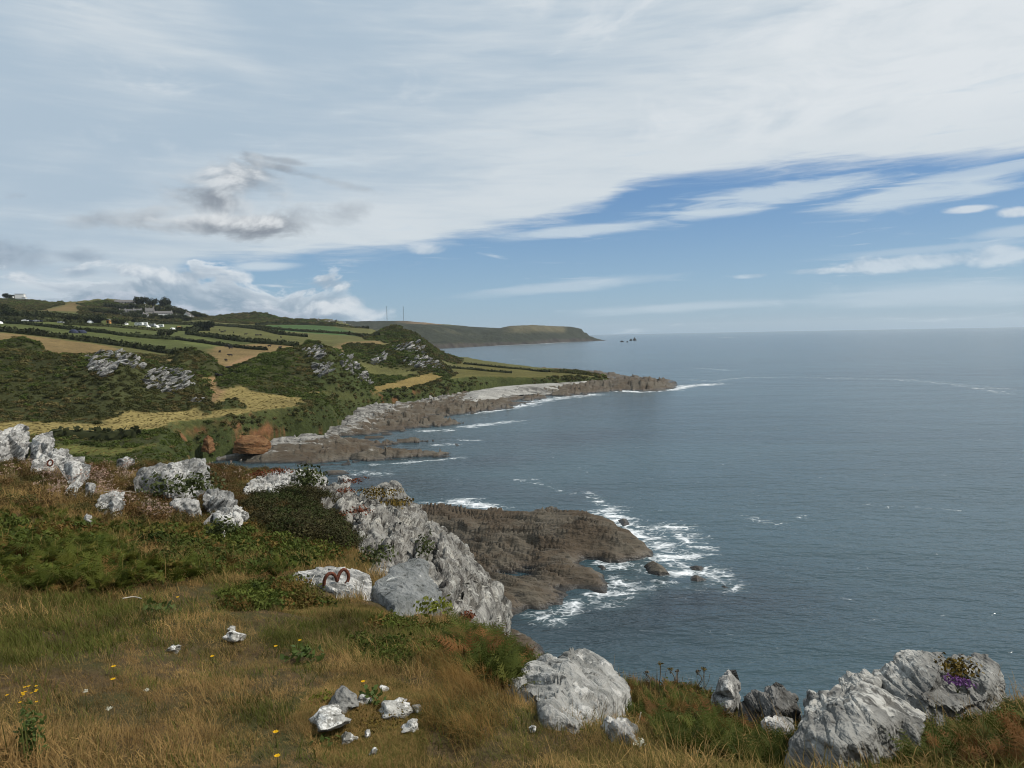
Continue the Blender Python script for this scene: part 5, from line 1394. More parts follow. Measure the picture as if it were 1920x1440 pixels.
# low tussocks in the straw field
m_ = ((LFIELD > .6) & (LSCRUB < .1) & (LR < 300) & (LSD > 3)).ravel() * LR.ravel() ** 1.2; m_ = m_ / m_.sum(); pick = RNG.choice(flat, 1600, p=m_)
TUS = plant_mat('straw_tussock', (.21, .165, .062), (.16, .13, .05), None, .3)
T_TUS = [shrub('tussock', TUS, 60, .5, .28, .12, 3) for _ in range(3)]
scatter('tussocks', 'rough straw tussocks in the near field', np.stack([LX.ravel()[pick], LY.ravel()[pick], LZ.ravel()[pick] - .05], 1), T_TUS, .35, .8)

# ------------------------------------------------------------------ rock outcrops on the mounds
def block_mesh(i):
    V = []
    bm_ = bmesh.new(); bmesh.ops.create_icosphere(bm_, subdivisions=2, radius=1.0)
    V = np.array([v.co[:] for v in bm_.verts]); T = np.array([[v.index for v in f.verts] for f in bm_.faces]); bm_.free()
    R_ = np.random.default_rng(500 + i)
    for _ in range(14):                             # chop with planes
        nrm = R_.normal(size=3); nrm /= np.linalg.norm(nrm); d = R_.uniform(.35, .72)
        s = V @ nrm - d; V = V - np.outer(np.clip(s, 0, None), nrm)
    V = V * np.array([1.0, .75, .62]) + fbm(V * 2.2, 3, .5, 510 + i)[:, None] * .10 * V
    me = bpy.data.meshes.new('rock_block'); me.from_pydata([tuple(v) for v in V], [], [tuple(map(int, t)) for t in T]); me.update(); me.materials.append(ROCK_HILL)
    return me


BLOCKS = [block_mesh(i) for i in range(9)]


def outcrop(label, polys, rmin, rmax, n, smin, smax, tilt=.5):
    pts = []
    for pol in polys:
        A = np.array(pol, float); k = 0
        while k < n // len(polys):
            px = random.uniform(A[:, 0].min(), A[:, 0].max()); py = random.uniform(A[:, 1].min(), A[:, 1].max())
            if poly_sd(np.array([px]), np.array([py]), pol)[0] < 0: continue
            pts.append(LAND.hit(px, py, rmin, rmax)); k += 1
    c = np.mean(pts, 0); root = empty('rock_outcrop', tuple(c)); tag(root, label, 'outcrop', 'rock outcrops on the coastal mounds')
    for p in pts:
        o = bpy.data.objects.new('rock', random.choice(BLOCKS)); COL.objects.link(o); o.parent = root
        s = random.uniform(smin, smax) * (1.15 + (random.random() ** 2) * 1.3); o.location = Vector(p - c) + Vector((0, 0, s * .12)); o.scale = (s * random.uniform(.9, 2.0), s, s * random.uniform(.6, 1.2))
        o.rotation_euler = (random.gauss(0, .25), -tilt + random.gauss(0, .2), random.gauss(.25, .5))


outcrop('long grey crag along the top of the bracken mound nearest the fields', [[(150, 668), (185, 659), (240, 658), (262, 675), (268, 695), (245, 690), (215, 685), (180, 690)], [(170, 678), (215, 690), (200, 705), (175, 695)]], 225, 275, 160, 0.43, 1.05)
outcrop('lower grey crag at the seaward end of the bracken mound', [[(262, 712), (285, 695), (330, 690), (354, 700), (355, 722), (340, 735), (290, 735), (268, 730)]], 215, 265, 150, 0.43, 1.05)
outcrop('small broken rocks at the foot of the bracken mound', [[(356, 748), (382, 745), (385, 755), (360, 757)]], 205, 245, 16, 0.25, 0.56)
outcrop('grey crags on the summit of the middle mound', [[(566, 652), (600, 650), (612, 668), (596, 678), (575, 668)], [(585, 682), (622, 682), (618, 700), (600, 708), (588, 700)]], 245, 320, 108, 0.43, 0.99)
outcrop('slanting grey crag down the seaward spur of the middle mound', [[(636, 664), (656, 668), (676, 692), (698, 720), (684, 722), (660, 702), (640, 690)]], 245, 315, 104, 0.37, 0.99)
outcrop('grey slab in the middle of the far mound', [[(692, 678), (706, 664), (726, 660), (722, 678), (700, 684)]], 365, 445, 44, 0.56, 1.24)
outcrop('steep grey crags on the crest of the far mound', [[(735, 648), (778, 640), (800, 658), (796, 670), (770, 664), (758, 668)]], 365, 445, 68, 0.56, 1.36)
outcrop('scattered crags down the seaward face of the far mound', [[(752, 672), (800, 670), (828, 685), (826, 692), (790, 690), (758, 684)]], 365, 445, 72, 0.50, 1.18)
outcrop('dark crags along the distant ridge behind the green field', [[(560, 601), (620, 601), (665, 609), (640, 608), (570, 604)]], 1050, 1260, 40, 0.99, 1.98)

# orange earth stacks left standing on the shore
em_, g = material('orange_earth'); pos = g.pos(); n1_ = g.noise(g.mapping(pos, scale=(.3, .3, 1.4)), 1.0, 5, .6); n2_ = g.noise(pos, 1.6, 5, .65)
finish(g, g.mix(g.smooth(n1_, .35, .65), (.105, .050, .023), (.175, .098, .047)), .95, .05, g.bump(n2_ + n1_, .9, .5))
rock('earth_stack', 'broad orange earth stack standing on the shore', [(434, 842, 188), (440, 826, 190), (452, 817, 192), (475, 814, 193), (496, 818, 193), (506, 826, 193), (510, 837, 191), (500, 843, 187), (470, 844, 185)], [(455, 830, 187), (480, 828, 186.5), (496, 830, 187.5)], 5, em_, 4, .22, 3, (.1, .1, .95), .2, .8, 301, cat='earth stack')
rock('earth_stack', 'small orange earth face at the end of the dark bank', [(376, 838, 186), (382, 822, 188), (390, 815, 189), (400, 822, 189), (404, 838, 187), (392, 842, 185)], [(391, 830, 185.5)], 3, em_, 4, .2, 2, (.1, .1, .95), .15, .7, 302, cat='earth stack')
m, g = material('turf_cap'); finish(g, g.mix(g.noise(g.pos(), .8, 4), (.05, .05, .018), (.09, .085, .03)), .95, .05)

# ------------------------------------------------------------------ hedges
HEDGE = plant_mat('hedge_leaf', (.026, .032, .012), (.036, .040, .015), None, .1, .02)


def hedge(label, line, rmin, rmax, h, wd, rag=.3):
    P = np.array([LAND.hit(px, py, rmin, rmax) for px, py in line]); seg = np.hypot(*np.diff(P[:, :2], axis=0).T); L = np.concatenate([[0], np.cumsum(seg)]); tot = L[-1]
    nq = int(min(2600, tot * 9)); s = RNG.random(nq) * tot
    X_ = np.interp(s, L, P[:, 0]); Y_ = np.interp(s, L, P[:, 1])
    dx_, dy_ = np.gradient(np.interp(s, L, P[:, 0])), 0
    tx = np.interp(s + 1, L, P[:, 0]) - np.interp(s - 1, L, P[:, 0]); ty = np.interp(s + 1, L, P[:, 1]) - np.interp(s - 1, L, P[:, 1]); tn = np.hypot(tx, ty) + 1e-9
    hh = h * (1 + rag * fbm(xyz(s * .11, s * 0, 3.3), 3, .6, int(tot)) * 1.6)
    a = RNG.random(nq) * math.pi; q = RNG.uniform(.55, 1, nq)
    off = np.cos(a) * wd * .5 * q; up = np.sin(a) * hh * q
    X_ = X_ - ty / tn * off; Y_ = Y_ + tx / tn * off; Z_ = LAND.height(X_, Y_) + up
    c = np.stack([X_, Y_, Z_], 1); o0 = P.mean(0)
    nr = RNG.normal(size=(nq, 3)); nr /= np.linalg.norm(nr, axis=1, keepdims=True); u = np.cross(nr, RNG.normal(size=(nq, 3))); u /= np.linalg.norm(u, axis=1, keepdims=True); v = np.cross(nr, u)
    sz = (RNG.uniform(.4, .9, nq) * h * .42)[:, None]
    V = np.stack([c - u * sz, c + v * sz * .7, c + u * sz, c - v * sz * .7], 1).reshape(-1, 3) - o0
    Fq = np.arange(nq * 4).reshape(-1, 4)
    # a dense core
    k = max(8, int(tot / 4)); ss = np.linspace(0, tot, k); cx = np.interp(ss, L, P[:, 0]); cy = np.interp(ss, L, P[:, 1]); cz = LAND.height(cx, cy)
    nx = -(np.gradient(cy)); ny = np.gradient(cx); nn = np.hypot(nx, ny) + 1e-9; nx, ny = nx / nn, ny / nn; hc = h * .72 * (1 + rag * fbm(xyz(ss * .11, ss * 0, 3.3), 3, .6, int(tot)) * 1.4)
    ring = [(-.5, -.4), (-.38, .75), (0, 1.0), (.38, .75), (.5, -.4)]
    core = np.stack([np.stack([cx + nx * wd * .8 * a_, cy + ny * wd * .8 * a_, cz + hc * b_], 1) for a_, b_ in ring], 1).reshape(-1, 3) - o0
    cf = []
    for i in range(k - 1):
        for j in range(4): cf.append((i * 5 + j, i * 5 + j + 1, i * 5 + j + 6, i * 5 + j + 5))
    cf = np.array(cf) + len(V)
    o = mesh_obj('hedge', np.concatenate([V, core]), np.concatenate([Fq, cf]), HEDGE); o.location = o0
    tag(o, label, 'hedge', 'field hedges')


hedge('thick hedge along the top of the brown field on the left', [(-60, 617), (0, 622), (60, 628), (120, 635), (200, 645), (280, 657), (340, 665), (362, 664)], 330, 560, 3.0, 4.0)
hedge('hedge between the two green camping fields, starting left', [(-60, 602), (0, 605), (60, 610), (120, 617), (160, 621), (230, 630), (300, 636), (330, 637)], 420, 800, 2.4, 3)
hedge('thin hedge continuing toward the brown cattle field', [(330, 637), (380, 643), (430, 650), (470, 655), (500, 657)], 360, 620, 2.0, 2.6)
hedge('hedge with bushes just below the tents and vans', [(120, 609), (180, 612), (240, 616), (300, 621), (330, 623)], 480, 950, 2.2, 4)
hedge('upper hedge line left of the white bell tents', [(-60, 596), (0, 599), (60, 603), (120, 604), (190, 606)], 560, 1050, 3.5, 5)
hedge('dark hedge on the near side of the cow pasture', [(350, 627), (400, 633), (450, 640), (500, 645), (560, 650)], 400, 700, 3.0, 4)
hedge('short bushy hedge beyond the vans', [(330, 620), (360, 621), (390, 620)], 480, 900, 4, 6)
hedge('hedge along the far side of the cow pasture', [(365, 607), (420, 612), (480, 617), (530, 628), (575, 635)], 560, 1050, 2.8, 4)
hedge('hedge under the bright green far field', [(430, 611), (500, 616), (580, 623), (650, 627), (710, 630)], 560, 1050, 2.6, 3.4)
hedge('straight hedge at the top of the bright green field', [(480, 610), (560, 609), (640, 611), (690, 613)], 800, 1250, 3, 4)
hedge('hedge line below the village wood', [(250, 604), (300, 607), (360, 610), (400, 608)], 700, 1100, 3.2, 5)
hedge('hedge across the rough field at the foot of the village hill', [(-60, 586), (0, 590), (60, 594), (120, 597), (200, 600)], 700, 1150, 4.5, 7)
hedge('low hedge crossing the green point by the bay', [(842, 690), (880, 693), (920, 697), (960, 700)], 380, 640, 1.6, 2.2)
hedge('low hedge along the seaward edge of the green point', [(870, 683), (930, 689), (990, 694), (1030, 698)], 420, 700, 1.6, 2.6)
hedge('hedge at the near edge of the left meadow', [(100, 818), (150, 820), (200, 823), (260, 818)], 150, 230, 2.2, 4)

# ------------------------------------------------------------------ trees
BARK, g = material('bark'); finish(g, (.06, .045, .035), .95, .1)
TREE = plant_mat('dark_tree_leaf', (.016, .022, .010), (.028, .032, .013), None, .1, .02)
TREE2 = plant_mat('broad_tree_leaf', (.026, .034, .012), (.042, .046, .018), None, .1, .02)


def crown_mesh(seed, n, flatz, mat):
    random.seed(seed); V, Fc = [], []
    for k in range(9):
        a = random.uniform(0, 6.283); q = .62 * math.sqrt(random.random()); s = random.uniform(.30, .52)
        leafball(V, Fc, n // 9, s, s * flatz, .11, (q * math.cos(a), q * math.sin(a), .62 + random.uniform(-.16, .22) * flatz), .45)
    me = bpy.data.meshes.new('crown'); me.from_pydata([tuple(v) for v in V], [], Fc); me.update(); me.materials.append(mat); return me


def trunk_mesh():
    V, Fc = [], []; n_ = 7
    for k, (h, r_) in enumerate([(-.15, .075), (.2, .055), (.45, .045), (.75, .02)]):
        for j in range(n_): a = j / n_ * 6.283; V.append((math.cos(a) * r_ + h * .05, math.sin(a) * r_, h))
    for k in range(3):
        for j in range(n_): Fc.append((k * n_ + j, k * n_ + (j + 1) % n_, (k + 1) * n_ + (j + 1) % n_, (k + 1) * n_ + j))
    for b in range(5):
        a = b * 1.3; blade(V, Fc, (.02, 0, .35), a, .5, .45, .03, .3, 2)
    me = bpy.data.meshes.new('trunk'); me.from_pydata([tuple(v) for v in V], [], Fc); me.update(); me.materials.append(BARK); return me


CROWNS = [crown_mesh(i, 700, .8, TREE if i < 3 else TREE2) for i in range(6)]; TRUNK = trunk_mesh()
random.seed(99)


def tree(label, px, py, r, h, w, kind, group=None, name='tree'):
    "px, py: foot of the tree"
    p = LAND.hit(px, py, r * .8, r * 1.18); z = float(p[2]) - .3; root = empty(name, (p[0], p[1], z), random.uniform(0, 6.28)); tag(root, label, 'tree', group)
    for me, nm, sc in ((TRUNK, 'trunk', (h, h, h)), (CROWNS[kind], 'crown', (w, w, h))):
        o = bpy.data.objects.new(nm, me); COL.objects.link(o); o.parent = root; o.scale = sc
    return root


k_ = 1140 / F
tree('broad dark pine on the village skyline beside the white gable', 265, 575, 1140, 13, 12, 0)
tree('middle dark pine of the three on the village skyline', 288, 577, 1140, 12, 8, 1)
tree('tallest dark round pine on the village skyline', 306, 580, 1140, 16, 11, 2)
tree('small dark tree at the far left skyline by the white building', 12, 557, 1240, 9, 9, 0)
for i, (px, py, h, w) in enumerate([(214, 590, 10, 8), (222, 594, 9, 9), (236, 596, 7, 7), (247, 594, 9, 8), (252, 598, 7, 7), (264, 592, 9, 7), (266, 598, 7, 7), (290, 596, 7, 6), (283, 599, 6, 6), (297, 586, 11, 9), (318, 585, 12, 10), (325, 588, 11, 9), (334, 589, 11, 9), (341, 591, 10, 9), (346, 590, 9, 8), (364, 594, 10, 9), (372, 596, 9, 9), (380, 597, 8, 8), (330, 598, 8, 9), (342, 600, 8, 9), (320, 599, 8, 9), (308, 600, 8, 9), (352, 602, 7, 9), (204, 592, 8, 8), (192, 590, 8, 9), (180, 588, 8, 9), (272, 584, 10, 9), (258, 580, 9, 9), (245, 580, 9, 10), (232, 580, 8, 10), (218, 580, 8, 9), (204, 578, 8, 10), (280, 572, 6, 6)]):
    tree('dark bushy tree among the village houses and their hillside', px, py, 1090, h * .8, w * .85, 3 + i % 3, 'village trees')
for i, (px, py, h, w) in enumerate([(8, 600, 11, 11), (2, 598, 9, 9), (22, 603, 8, 8), (385, 620, 8, 9), (376, 619, 7, 8), (228, 611, 6, 8), (312, 632, 5, 6), (132, 604, 6, 9), (148, 605, 6, 9), (160, 606, 5, 8), (184, 606, 6, 8)]):
    tree('dark hedgerow tree standing in the field hedges', px, py, [840, 840, 820, 700, 700, 760, 560, 800, 800, 800, 790][i], h, w, 3 + i % 3, 'hedgerow trees')

# ------------------------------------------------------------------ village houses
def flatm(name, c, rough=.8):
    m, g = material(name); finish(g, g.scale_col(c + (1,) if False else g.mix(g.noise(g.pos(), .8, 3), tuple(v * .85 for v in c), tuple(min(.9, v * 1.1) for v in c)), 1.0), rough, .2); return m


WALLW, WALLG, SLATE, DARKG = flatm('white_render', (.72, .71, .68)), flatm('grey_stone', (.30, .28, .25)), flatm('slate', (.12, .115, .11)), flatm('window_glass', (.03, .035, .04), .15)
ORNG, NAVY, WHITEP, GREYP, TYRE = flatm('orange_canvas', (.50, .25, .09)), flatm('navy_canvas', (.03, .035, .06)), flatm('white_panel', (.78, .78, .77), .4), flatm('silver_paint', (.35, .36, .37), .35), flatm('rubber', (.02, .02, .02))


def boxm(c, s):
    x0, y0, z0 = (c[i] - s[i] / 2 for i in range(3)); x1, y1, z1 = (c[i] + s[i] / 2 for i in range(3))
    return [(x0, y0, z0), (x1, y0, z0), (x1, y1, z0), (x0, y1, z0), (x0, y0, z1), (x1, y0, z1), (x1, y1, z1), (x0, y1, z1)], [(0, 3, 2, 1), (4, 5, 6, 7), (0, 1, 5, 4), (1, 2, 6, 5), (2, 3, 7, 6), (3, 0, 4, 7)]


def box(name, c, s, mat, parent, rot=None):
    V, Fc = boxm(c, s); return mesh_obj(name, V, Fc, mat, parent, smooth=False)


def house(label, px, py, r, w, d, h, rh, wall=None, rz=0.0, floors=2, nwin=3, chim=1, roofm=None):
    p = LAND.hit(px, py, r * .8, r * 1.15); z = float(p[2])
    w, d, h, rh = w * .8, d * .8, h * .8, rh * .85
    root = empty('house', (p[0], p[1], z), rz - math.atan2(p[0], p[1])); tag(root, label, 'house', 'village houses')
    # gabled wall body down into the slope
    V = [(-w / 2, -d / 2, -4), (w / 2, -d / 2, -4), (w / 2, d / 2, -4), (-w / 2, d / 2, -4), (-w / 2, -d / 2, h), (w / 2, -d / 2, h), (w / 2, d / 2, h), (-w / 2, d / 2, h), (-w / 2, 0, h + rh), (w / 2, 0, h + rh)]
    mesh_obj('wall', V, [(0, 1, 5, 4), (2, 3, 7, 6), (1, 2, 6, 9, 5), (3, 0, 4, 8, 7)], wall or WALLW, root, smooth=False)
    e = .35; t = .22
    V = []
    for sx in (-w / 2 - e, w / 2 + e):
        V += [(sx, -d / 2 - e, h - e * rh / (d / 2)), (sx, 0, h + rh), (sx, d / 2 + e, h - e * rh / (d / 2)), (sx, d / 2 + e, h - e * rh / (d / 2) + t), (sx, 0, h + rh + t), (sx, -d / 2 - e, h - e * rh / (d / 2) + t)]
    rf = mesh_obj('roof', V, [(0, 1, 7, 6), (1, 2, 8, 7), (3, 4, 10, 9), (4, 5, 11, 10), (0, 6, 11, 5), (2, 3, 9, 8), (0, 5, 4, 1), (1, 4, 3, 2), (6, 7, 10, 11), (7, 8, 9, 10)], roofm or SLATE, root, smooth=False)
    for c in range(chim):
        box('chimney', ((-w / 2 + .7) if c == 0 else (w / 2 - .7), 0, h + rh + .5), (.9, .7, 1.6), WALLG, rf)
    for f_ in range(floors):
        for k in range(nwin):
            if f_ == 0 and k == nwin // 2:
                box('door', (-w / 2 + w * (k + .5) / nwin, -d / 2 - .02, 1.0), (1.0, .12, 2.1), DARKG, root); continue
            box('window', (-w / 2 + w * (k + .5) / nwin, -d / 2 - .02, 1.6 + f_ * 2.5), (1.1, .12, 1.2), DARKG, root)


HR = 1085
house('white gabled cottage at the left end of the village', 229, 592, HR, 8, 7, 4.6, 3.4, WALLW, .6)
house('grey stone cottage second from the left end of the village', 241, 590, HR, 10, 7, 4.2, 3.4, WALLG, -.3)
house('long grey roofed house third from the left of the village', 258, 589, HR, 12, 7, 4.2, 3.4, WALLG, .2, chim=2)
house('small bright white square cottage below the others', 273, 597, HR - 15, 6.5, 6.5, 5, 2.4, WALLW, .3, nwin=2)
house('large grey house with a steep roof in the village centre', 281, 590, HR, 12, 8, 5.0, 4.6, WALLG, .1, chim=2)
house('long pale terrace with dormers right of the village centre', 306, 594, HR, 26, 8, 5.0, 3.4, WALLW, .12, nwin=8, chim=2)
house('low grey roofed cottage beyond the terrace', 335, 597, HR, 8, 6, 2.6, 2.6, WALLG, .1, floors=1)
house('white gabled villa at the right end of the village', 352, 597, HR, 10, 9, 5.0, 4.2, WALLW, 1.1, nwin=2)
house('white lean-to wing beside the right end villa', 359, 597.5, HR, 6, 6, 2.6, 2.0, WALLW, .2, floors=1, nwin=2, chim=0)
house('small grey cottage higher up behind the central house', 276, 581, HR + 40, 6, 6, 3.5, 2.6, WALLG, .4, nwin=2)
house('half hidden grey roof between terrace and pines', 291, 584, HR + 40, 7, 6, 3.5, 2.8, WALLG, -.4, nwin=2)
house('white gable end just under the broad pine on the skyline', 255, 571, 1150, 9, 6, 2.6, 2.0, WALLW, .1, floors=1, chim=0)
house('long low grey roof along the village skyline', 232, 569, 1155, 26, 8, 2.4, 3.2, WALLG, .05, floors=1, nwin=6)
house('brown roofed house on the slope right of the pines', 331, 584, 1120, 9, 7, 3.0, 3.0, WALLG, .2)
# the flat white building on the far left skyline
p = at(38, 559, 1245); root = empty('building', (p[0], p[1], p[2] - .6), .35); tag(root, 'boxy white flat roofed building on the left skyline', 'building')
box('wall', (0, 0, 3.2), (11, 9, 6.4), WALLW, root); box('roof', (0, 0, 6.5), (11.6, 9.6, .3), SLATE, root)
an = box('side_wing', (-9.5, 0, 2.6), (8.0, 7, 5.2), SLATE, root); box('window', (-9.5, -3.55, 2.4), (5, .1, 1.4), DARKG, an)
p = at(19, 558, 1240); root = empty('shed', (p[0], p[1], p[2] - .3)); tag(root, 'low white shed beside the skyline building', 'shed')
box('wall', (0, 0, 1), (8, 5, 2.4), WALLW, root); box('roof', (0, 0, 2.3), (8.6, 5.6, .3), SLATE, root)
p = at(46, 559.5, 1238); root = empty('shed', (p[0], p[1], p[2] - .3)); tag(root, 'small pale lean-to right of the skyline building', 'shed')
box('wall', (0, 0, .9), (5, 4, 1.8), WALLW, root); box('roof', (0, 0, 1.9), (5.4, 4.4, .2), SLATE, root)


# ------------------------------------------------------------------ campsite
def ground(px, py, r0=450, r1=1050): return LAND.hit(px, py, r0, r1)


def bell_tent(label, px, py, rad, h, mat=None):
    p = ground(px, py); root = empty('tent', tuple(p)); tag(root, label, 'tent'); n_ = 14
    V = []; Fc = []
    for z_, r_ in ((-.3, rad), (.6, rad), (h * .6, rad * .42), (h, .05)):
        for j in range(n_): a = j / n_ * 6.283; V.append((math.cos(a) * r_, math.sin(a) * r_, z_))
    for k in range(3):
        for j in range(n_): Fc.append((k * n_ + j, k * n_ + (j + 1) % n_, (k + 1) * n_ + (j + 1) % n_, (k + 1) * n_ + j))
    mesh_obj('canvas', V, Fc, mat or WHITEP, root, smooth=False)
    mesh_obj('door_flap', [(-.5, -rad * 1.0, 0), (.5, -rad * 1.0, 0), (0, -rad * .6, h * .5)], [(0, 1, 2)], DARKG, root, smooth=False)


def dome_tent(label, px, py, L, w, h, mat, r0=450, r1=1050):
    p = ground(px, py, r0, r1); root = empty('tent', tuple(p), random.uniform(-.3, .3)); tag(root, label, 'tent'); V, Fc = [], []; n_ = 8; m_ = 9
    for i in range(m_):
        u = i / (m_ - 1) * 2 - 1; s = math.sqrt(max(.02, 1 - abs(u) ** 2.6))
        for j in range(n_): a = j / (n_ - 1) * math.pi; V.append((u * L / 2, math.cos(a) * w / 2 * s, math.sin(a) * h * s - .15))
    for i in range(m_ - 1):
        for j in range(n_ - 1): Fc.append((i * n_ + j, i * n_ + j + 1, (i + 1) * n_ + j + 1, (i + 1) * n_ + j))
    mesh_obj('canvas', V, Fc, mat, root); box('door', (0, -w * .46, .6), (.9, .12, 1.1), DARKG, root)


def wheels(root, xs, w, r_):
    for x_ in xs:
        for s in (-1, 1):
            V, Fc = [], []; n_ = 12
            for k in (0, 1):
                for j in range(n_): a = j / n_ * 6.283; V.append((x_ + math.cos(a) * r_, s * (w / 2 - .05) + (k - .5) * .22, r_ + math.sin(a) * r_))
            for j in range(n_): Fc.append((j, (j + 1) % n_, n_ + (j + 1) % n_, n_ + j))
            Fc += [tuple(range(n_))[::-1], tuple(range(n_, 2 * n_))]
            mesh_obj('wheel', V, Fc, TYRE, root, smooth=False)


def hull(name, prof, w, mat, root, tuck=.0):
    n_ = len(prof); V = [(x_, -w / 2 + (tuck if z_ > 1.0 else 0), z_) for x_, z_ in prof] + [(x_, w / 2 - (tuck if z_ > 1.0 else 0), z_) for x_, z_ in prof]
    Fc = [tuple(range(n_)), tuple(range(n_, 2 * n_))[::-1]] + [(i, n_ + i, n_ + (i + 1) % n_, (i + 1) % n_) for i in range(n_)]
    o = mesh_obj(name, V, Fc, mat, root, smooth=False)
    return o


def car(label, px, py, mat, rz=0.0):
    p = ground(px, py); root = empty('parked_car', tuple(p), rz); tag(root, label, 'car', 'cars at the field edge')
    hull('body', [(-2.1, .35), (2.1, .35), (2.15, .75), (1.9, .95), (.9, 1.0), (.35, 1.48), (-1.1, 1.5), (-1.9, 1.05), (-2.12, .9)], 1.75, mat, root, .14)
    for s in (-1, 1): box('side_window', (-.45, s * .76, 1.2), (1.6, .08, .3), DARKG, root)
    box('windscreen', (.72, 0, 1.2), (.25, 1.35, .34), DARKG, root); wheels(root, (-1.3, 1.3), 1.75, .33)


def caravan(label, px, py, L=5.5, h=2.5, rz=0.0, mat=None):
    p = ground(px, py); root = empty('caravan', tuple(p), rz); tag(root, label, 'caravan', 'caravans and vans on the campsite')
    hull('body', [(-L / 2, .6), (-L / 2 + .3, .35), (L / 2 - .3, .35), (L / 2, .7), (L / 2 - .1, h - .5), (L / 2 - .5, h), (-L / 2 + .4, h), (-L / 2 + .02, h - .5)], 2.2, mat or WHITEP, root)
    for k in (-.28, .22): box('window', (L * k, -1.1, 1.6), (1.2, .08, .6), DARKG, root)
    box('door', (L * -.02, -1.1, 1.2), (.7, .06, 1.6), GREYP, root); wheels(root, (-.5, .5), 2.2, .32)


bell_tent('white bell tent standing alone left of the orange hut', 169, 605.5, 2.6, 3.2)
bell_tent('white bell tent right of the grey hut', 234, 608.5, 2.6, 3.2)
bell_tent('small white pointed tent between the caravans', 278, 613.5, 1.7, 2.0)
caravan('silver and white motorhome at the left end of the row', 261, 611, 6.5, 2.7)
caravan('tall white caravan second in the row', 270, 611, 6, 3.0, .2)
caravan('grey fronted caravan in the middle of the row', 286, 613, 5.5, 2.7, -.2, GREYP)
dome_tent('white dome tent between two caravans', 293.5, 614, 4.5, 3.5, 2.4, WHITEP)
caravan('white caravan at the right end of the row', 302, 614, 4.5, 2.6, .1)
dome_tent('low white tent below the caravan row', 324, 618, 5, 3, 1.8, WHITEP)
dome_tent('orange tent near the low white tent', 336, 616.5, 5, 3, 2.2, ORNG)
dome_tent('dark blue dome tent in the middle field', 138, 624.5, 5.5, 4, 2.3, NAVY, 380, 700)
dome_tent('long black tent beside the dark blue one', 153, 624.5, 6, 4, 2.0, NAVY, 380, 700)
dome_tent('white tent at the left edge of the photograph', 0, 607, 4, 3, 1.7, WHITEP)
for px, py, lab, mt in ((204, 606.5, 'small orange hut between the bell tents', ORNG), (218, 606.5, 'narrow grey hut by the bell tents', GREYP)):
    p = ground(px, py); root = empty('hut', tuple(p)); tag(root, lab, 'hut'); box('wall', (0, 0, 1.3), (2.6, 2.4, 2.8), mt, root)
    hull('roof', [(-1.6, 2.6), (1.6, 2.6), (0, 3.6)], 2.8, SLATE, root); box('door', (0, -1.22, 1.0), (.9, .1, 1.9), DARKG, root)
car('white car at the left of the row at the field edge', 47, 603, WHITEP, .2)
car('dark car next to the white one at the field edge', 56, 603.2, NAVY, .1)
car('silver car third along the field edge', 68, 603.5, GREYP, .3)
car('black car at the right of the field edge row', 74, 603.6, NAVY, .2)
car('grey car parked alone further along the hedge', 114, 606, GREYP, .1)

# ------------------------------------------------------------------ cattle
COWM = flatm('black_hide', (.016, .014, .013), .7)


def cow_mesh():
    me = bpy.data.meshes.new('cow_skin')
    P = [(0, 0, 1.0), (.55, 0, 1.02), (.95, 0, 1.12), (1.25, 0, 1.25), (1.55, 0, 1.05), (-.55, 0, 1.02), (-.85, 0, 1.0), (-.98, 0, .75), (-1.0, 0, .45)]
    E = [(0, 1), (1, 2), (2, 3), (3, 4), (0, 5), (5, 6), (6, 7), (7, 8)]; Rd = [.38, .36, .26, .17, .10, .38, .28, .04, .03]
    for bx, k in ((.6, 1), (-.7, 5)):
        for s in (-1, 1):
            i = len(P); P += [(bx, s * .2, .72), (bx - .05 * (1 if bx < 0 else -.4), s * .22, .38), (bx, s * .22, .02)]; Rd += [.15, .07, .06]; E += [(k, i), (i, i + 1), (i + 1, i + 2)]
    for s in (-1, 1):
        i = len(P); P.append((1.2, s * .22, 1.36)); Rd.append(.04); E.append((3, i))
    me.from_pydata(P, E, []); o = bpy.data.objects.new('cow_skin', me); COL.objects.link(o)
    sk = o.modifiers.new('skin', 'SKIN')
    for i, rd in enumerate(Rd): me.skin_vertices[0].data[i].radius = (rd, rd)
    me.skin_vertices[0].data[0].use_root = True
    sb = o.modifiers.new('sub', 'SUBSURF'); sb.levels = 1
    dg = bpy.context.evaluated_depsgraph_get(); dg.update(); out = bpy.data.meshes.new_from_object(o.evaluated_get(dg)); bpy.data.objects.remove(o)
    out.name = 'cow'; out.materials.clear(); out.materials.append(COWM); return out


COW = cow_mesh()
ORD = ['first', 'second', 'third', 'fourth', 'fifth', 'sixth', 'seventh', 'eighth', 'ninth']
herd = [(px, py, f'black cow in the green pasture behind the hedge, {ORD[i]} from the left') for i, (px, py) in enumerate([(412, 620), (417, 624), (421.5, 622.5), (438, 625), (460.5, 628.5), (480, 630), (484, 630), (489, 630), (527, 634)])]
herd += [(423, 651, 'leftmost black cow of the cluster at the top of the brown field'), (429, 650.5, 'topmost black cow of the cluster in the brown field'), (431, 653, 'black cow in the middle of the brown field cluster'), (433, 655, 'lowest black cow of the brown field cluster'), (412, 662, 'lone black cow left of the brown field path'), (432, 669, 'black cow halfway down the brown field'), (424, 678.5, 'black cow where the path leaves the brown field'), (412, 708, 'black cow on the earth path, right one of a close pair'), (408, 707, 'black cow on the earth path, left one of a close pair'), (427, 693, 'black cow on the bend of the earth path'), (505, 651, 'black cow at the field edge left of the middle mound summit'), (525, 654, 'black cow closest to the middle mound summit')]
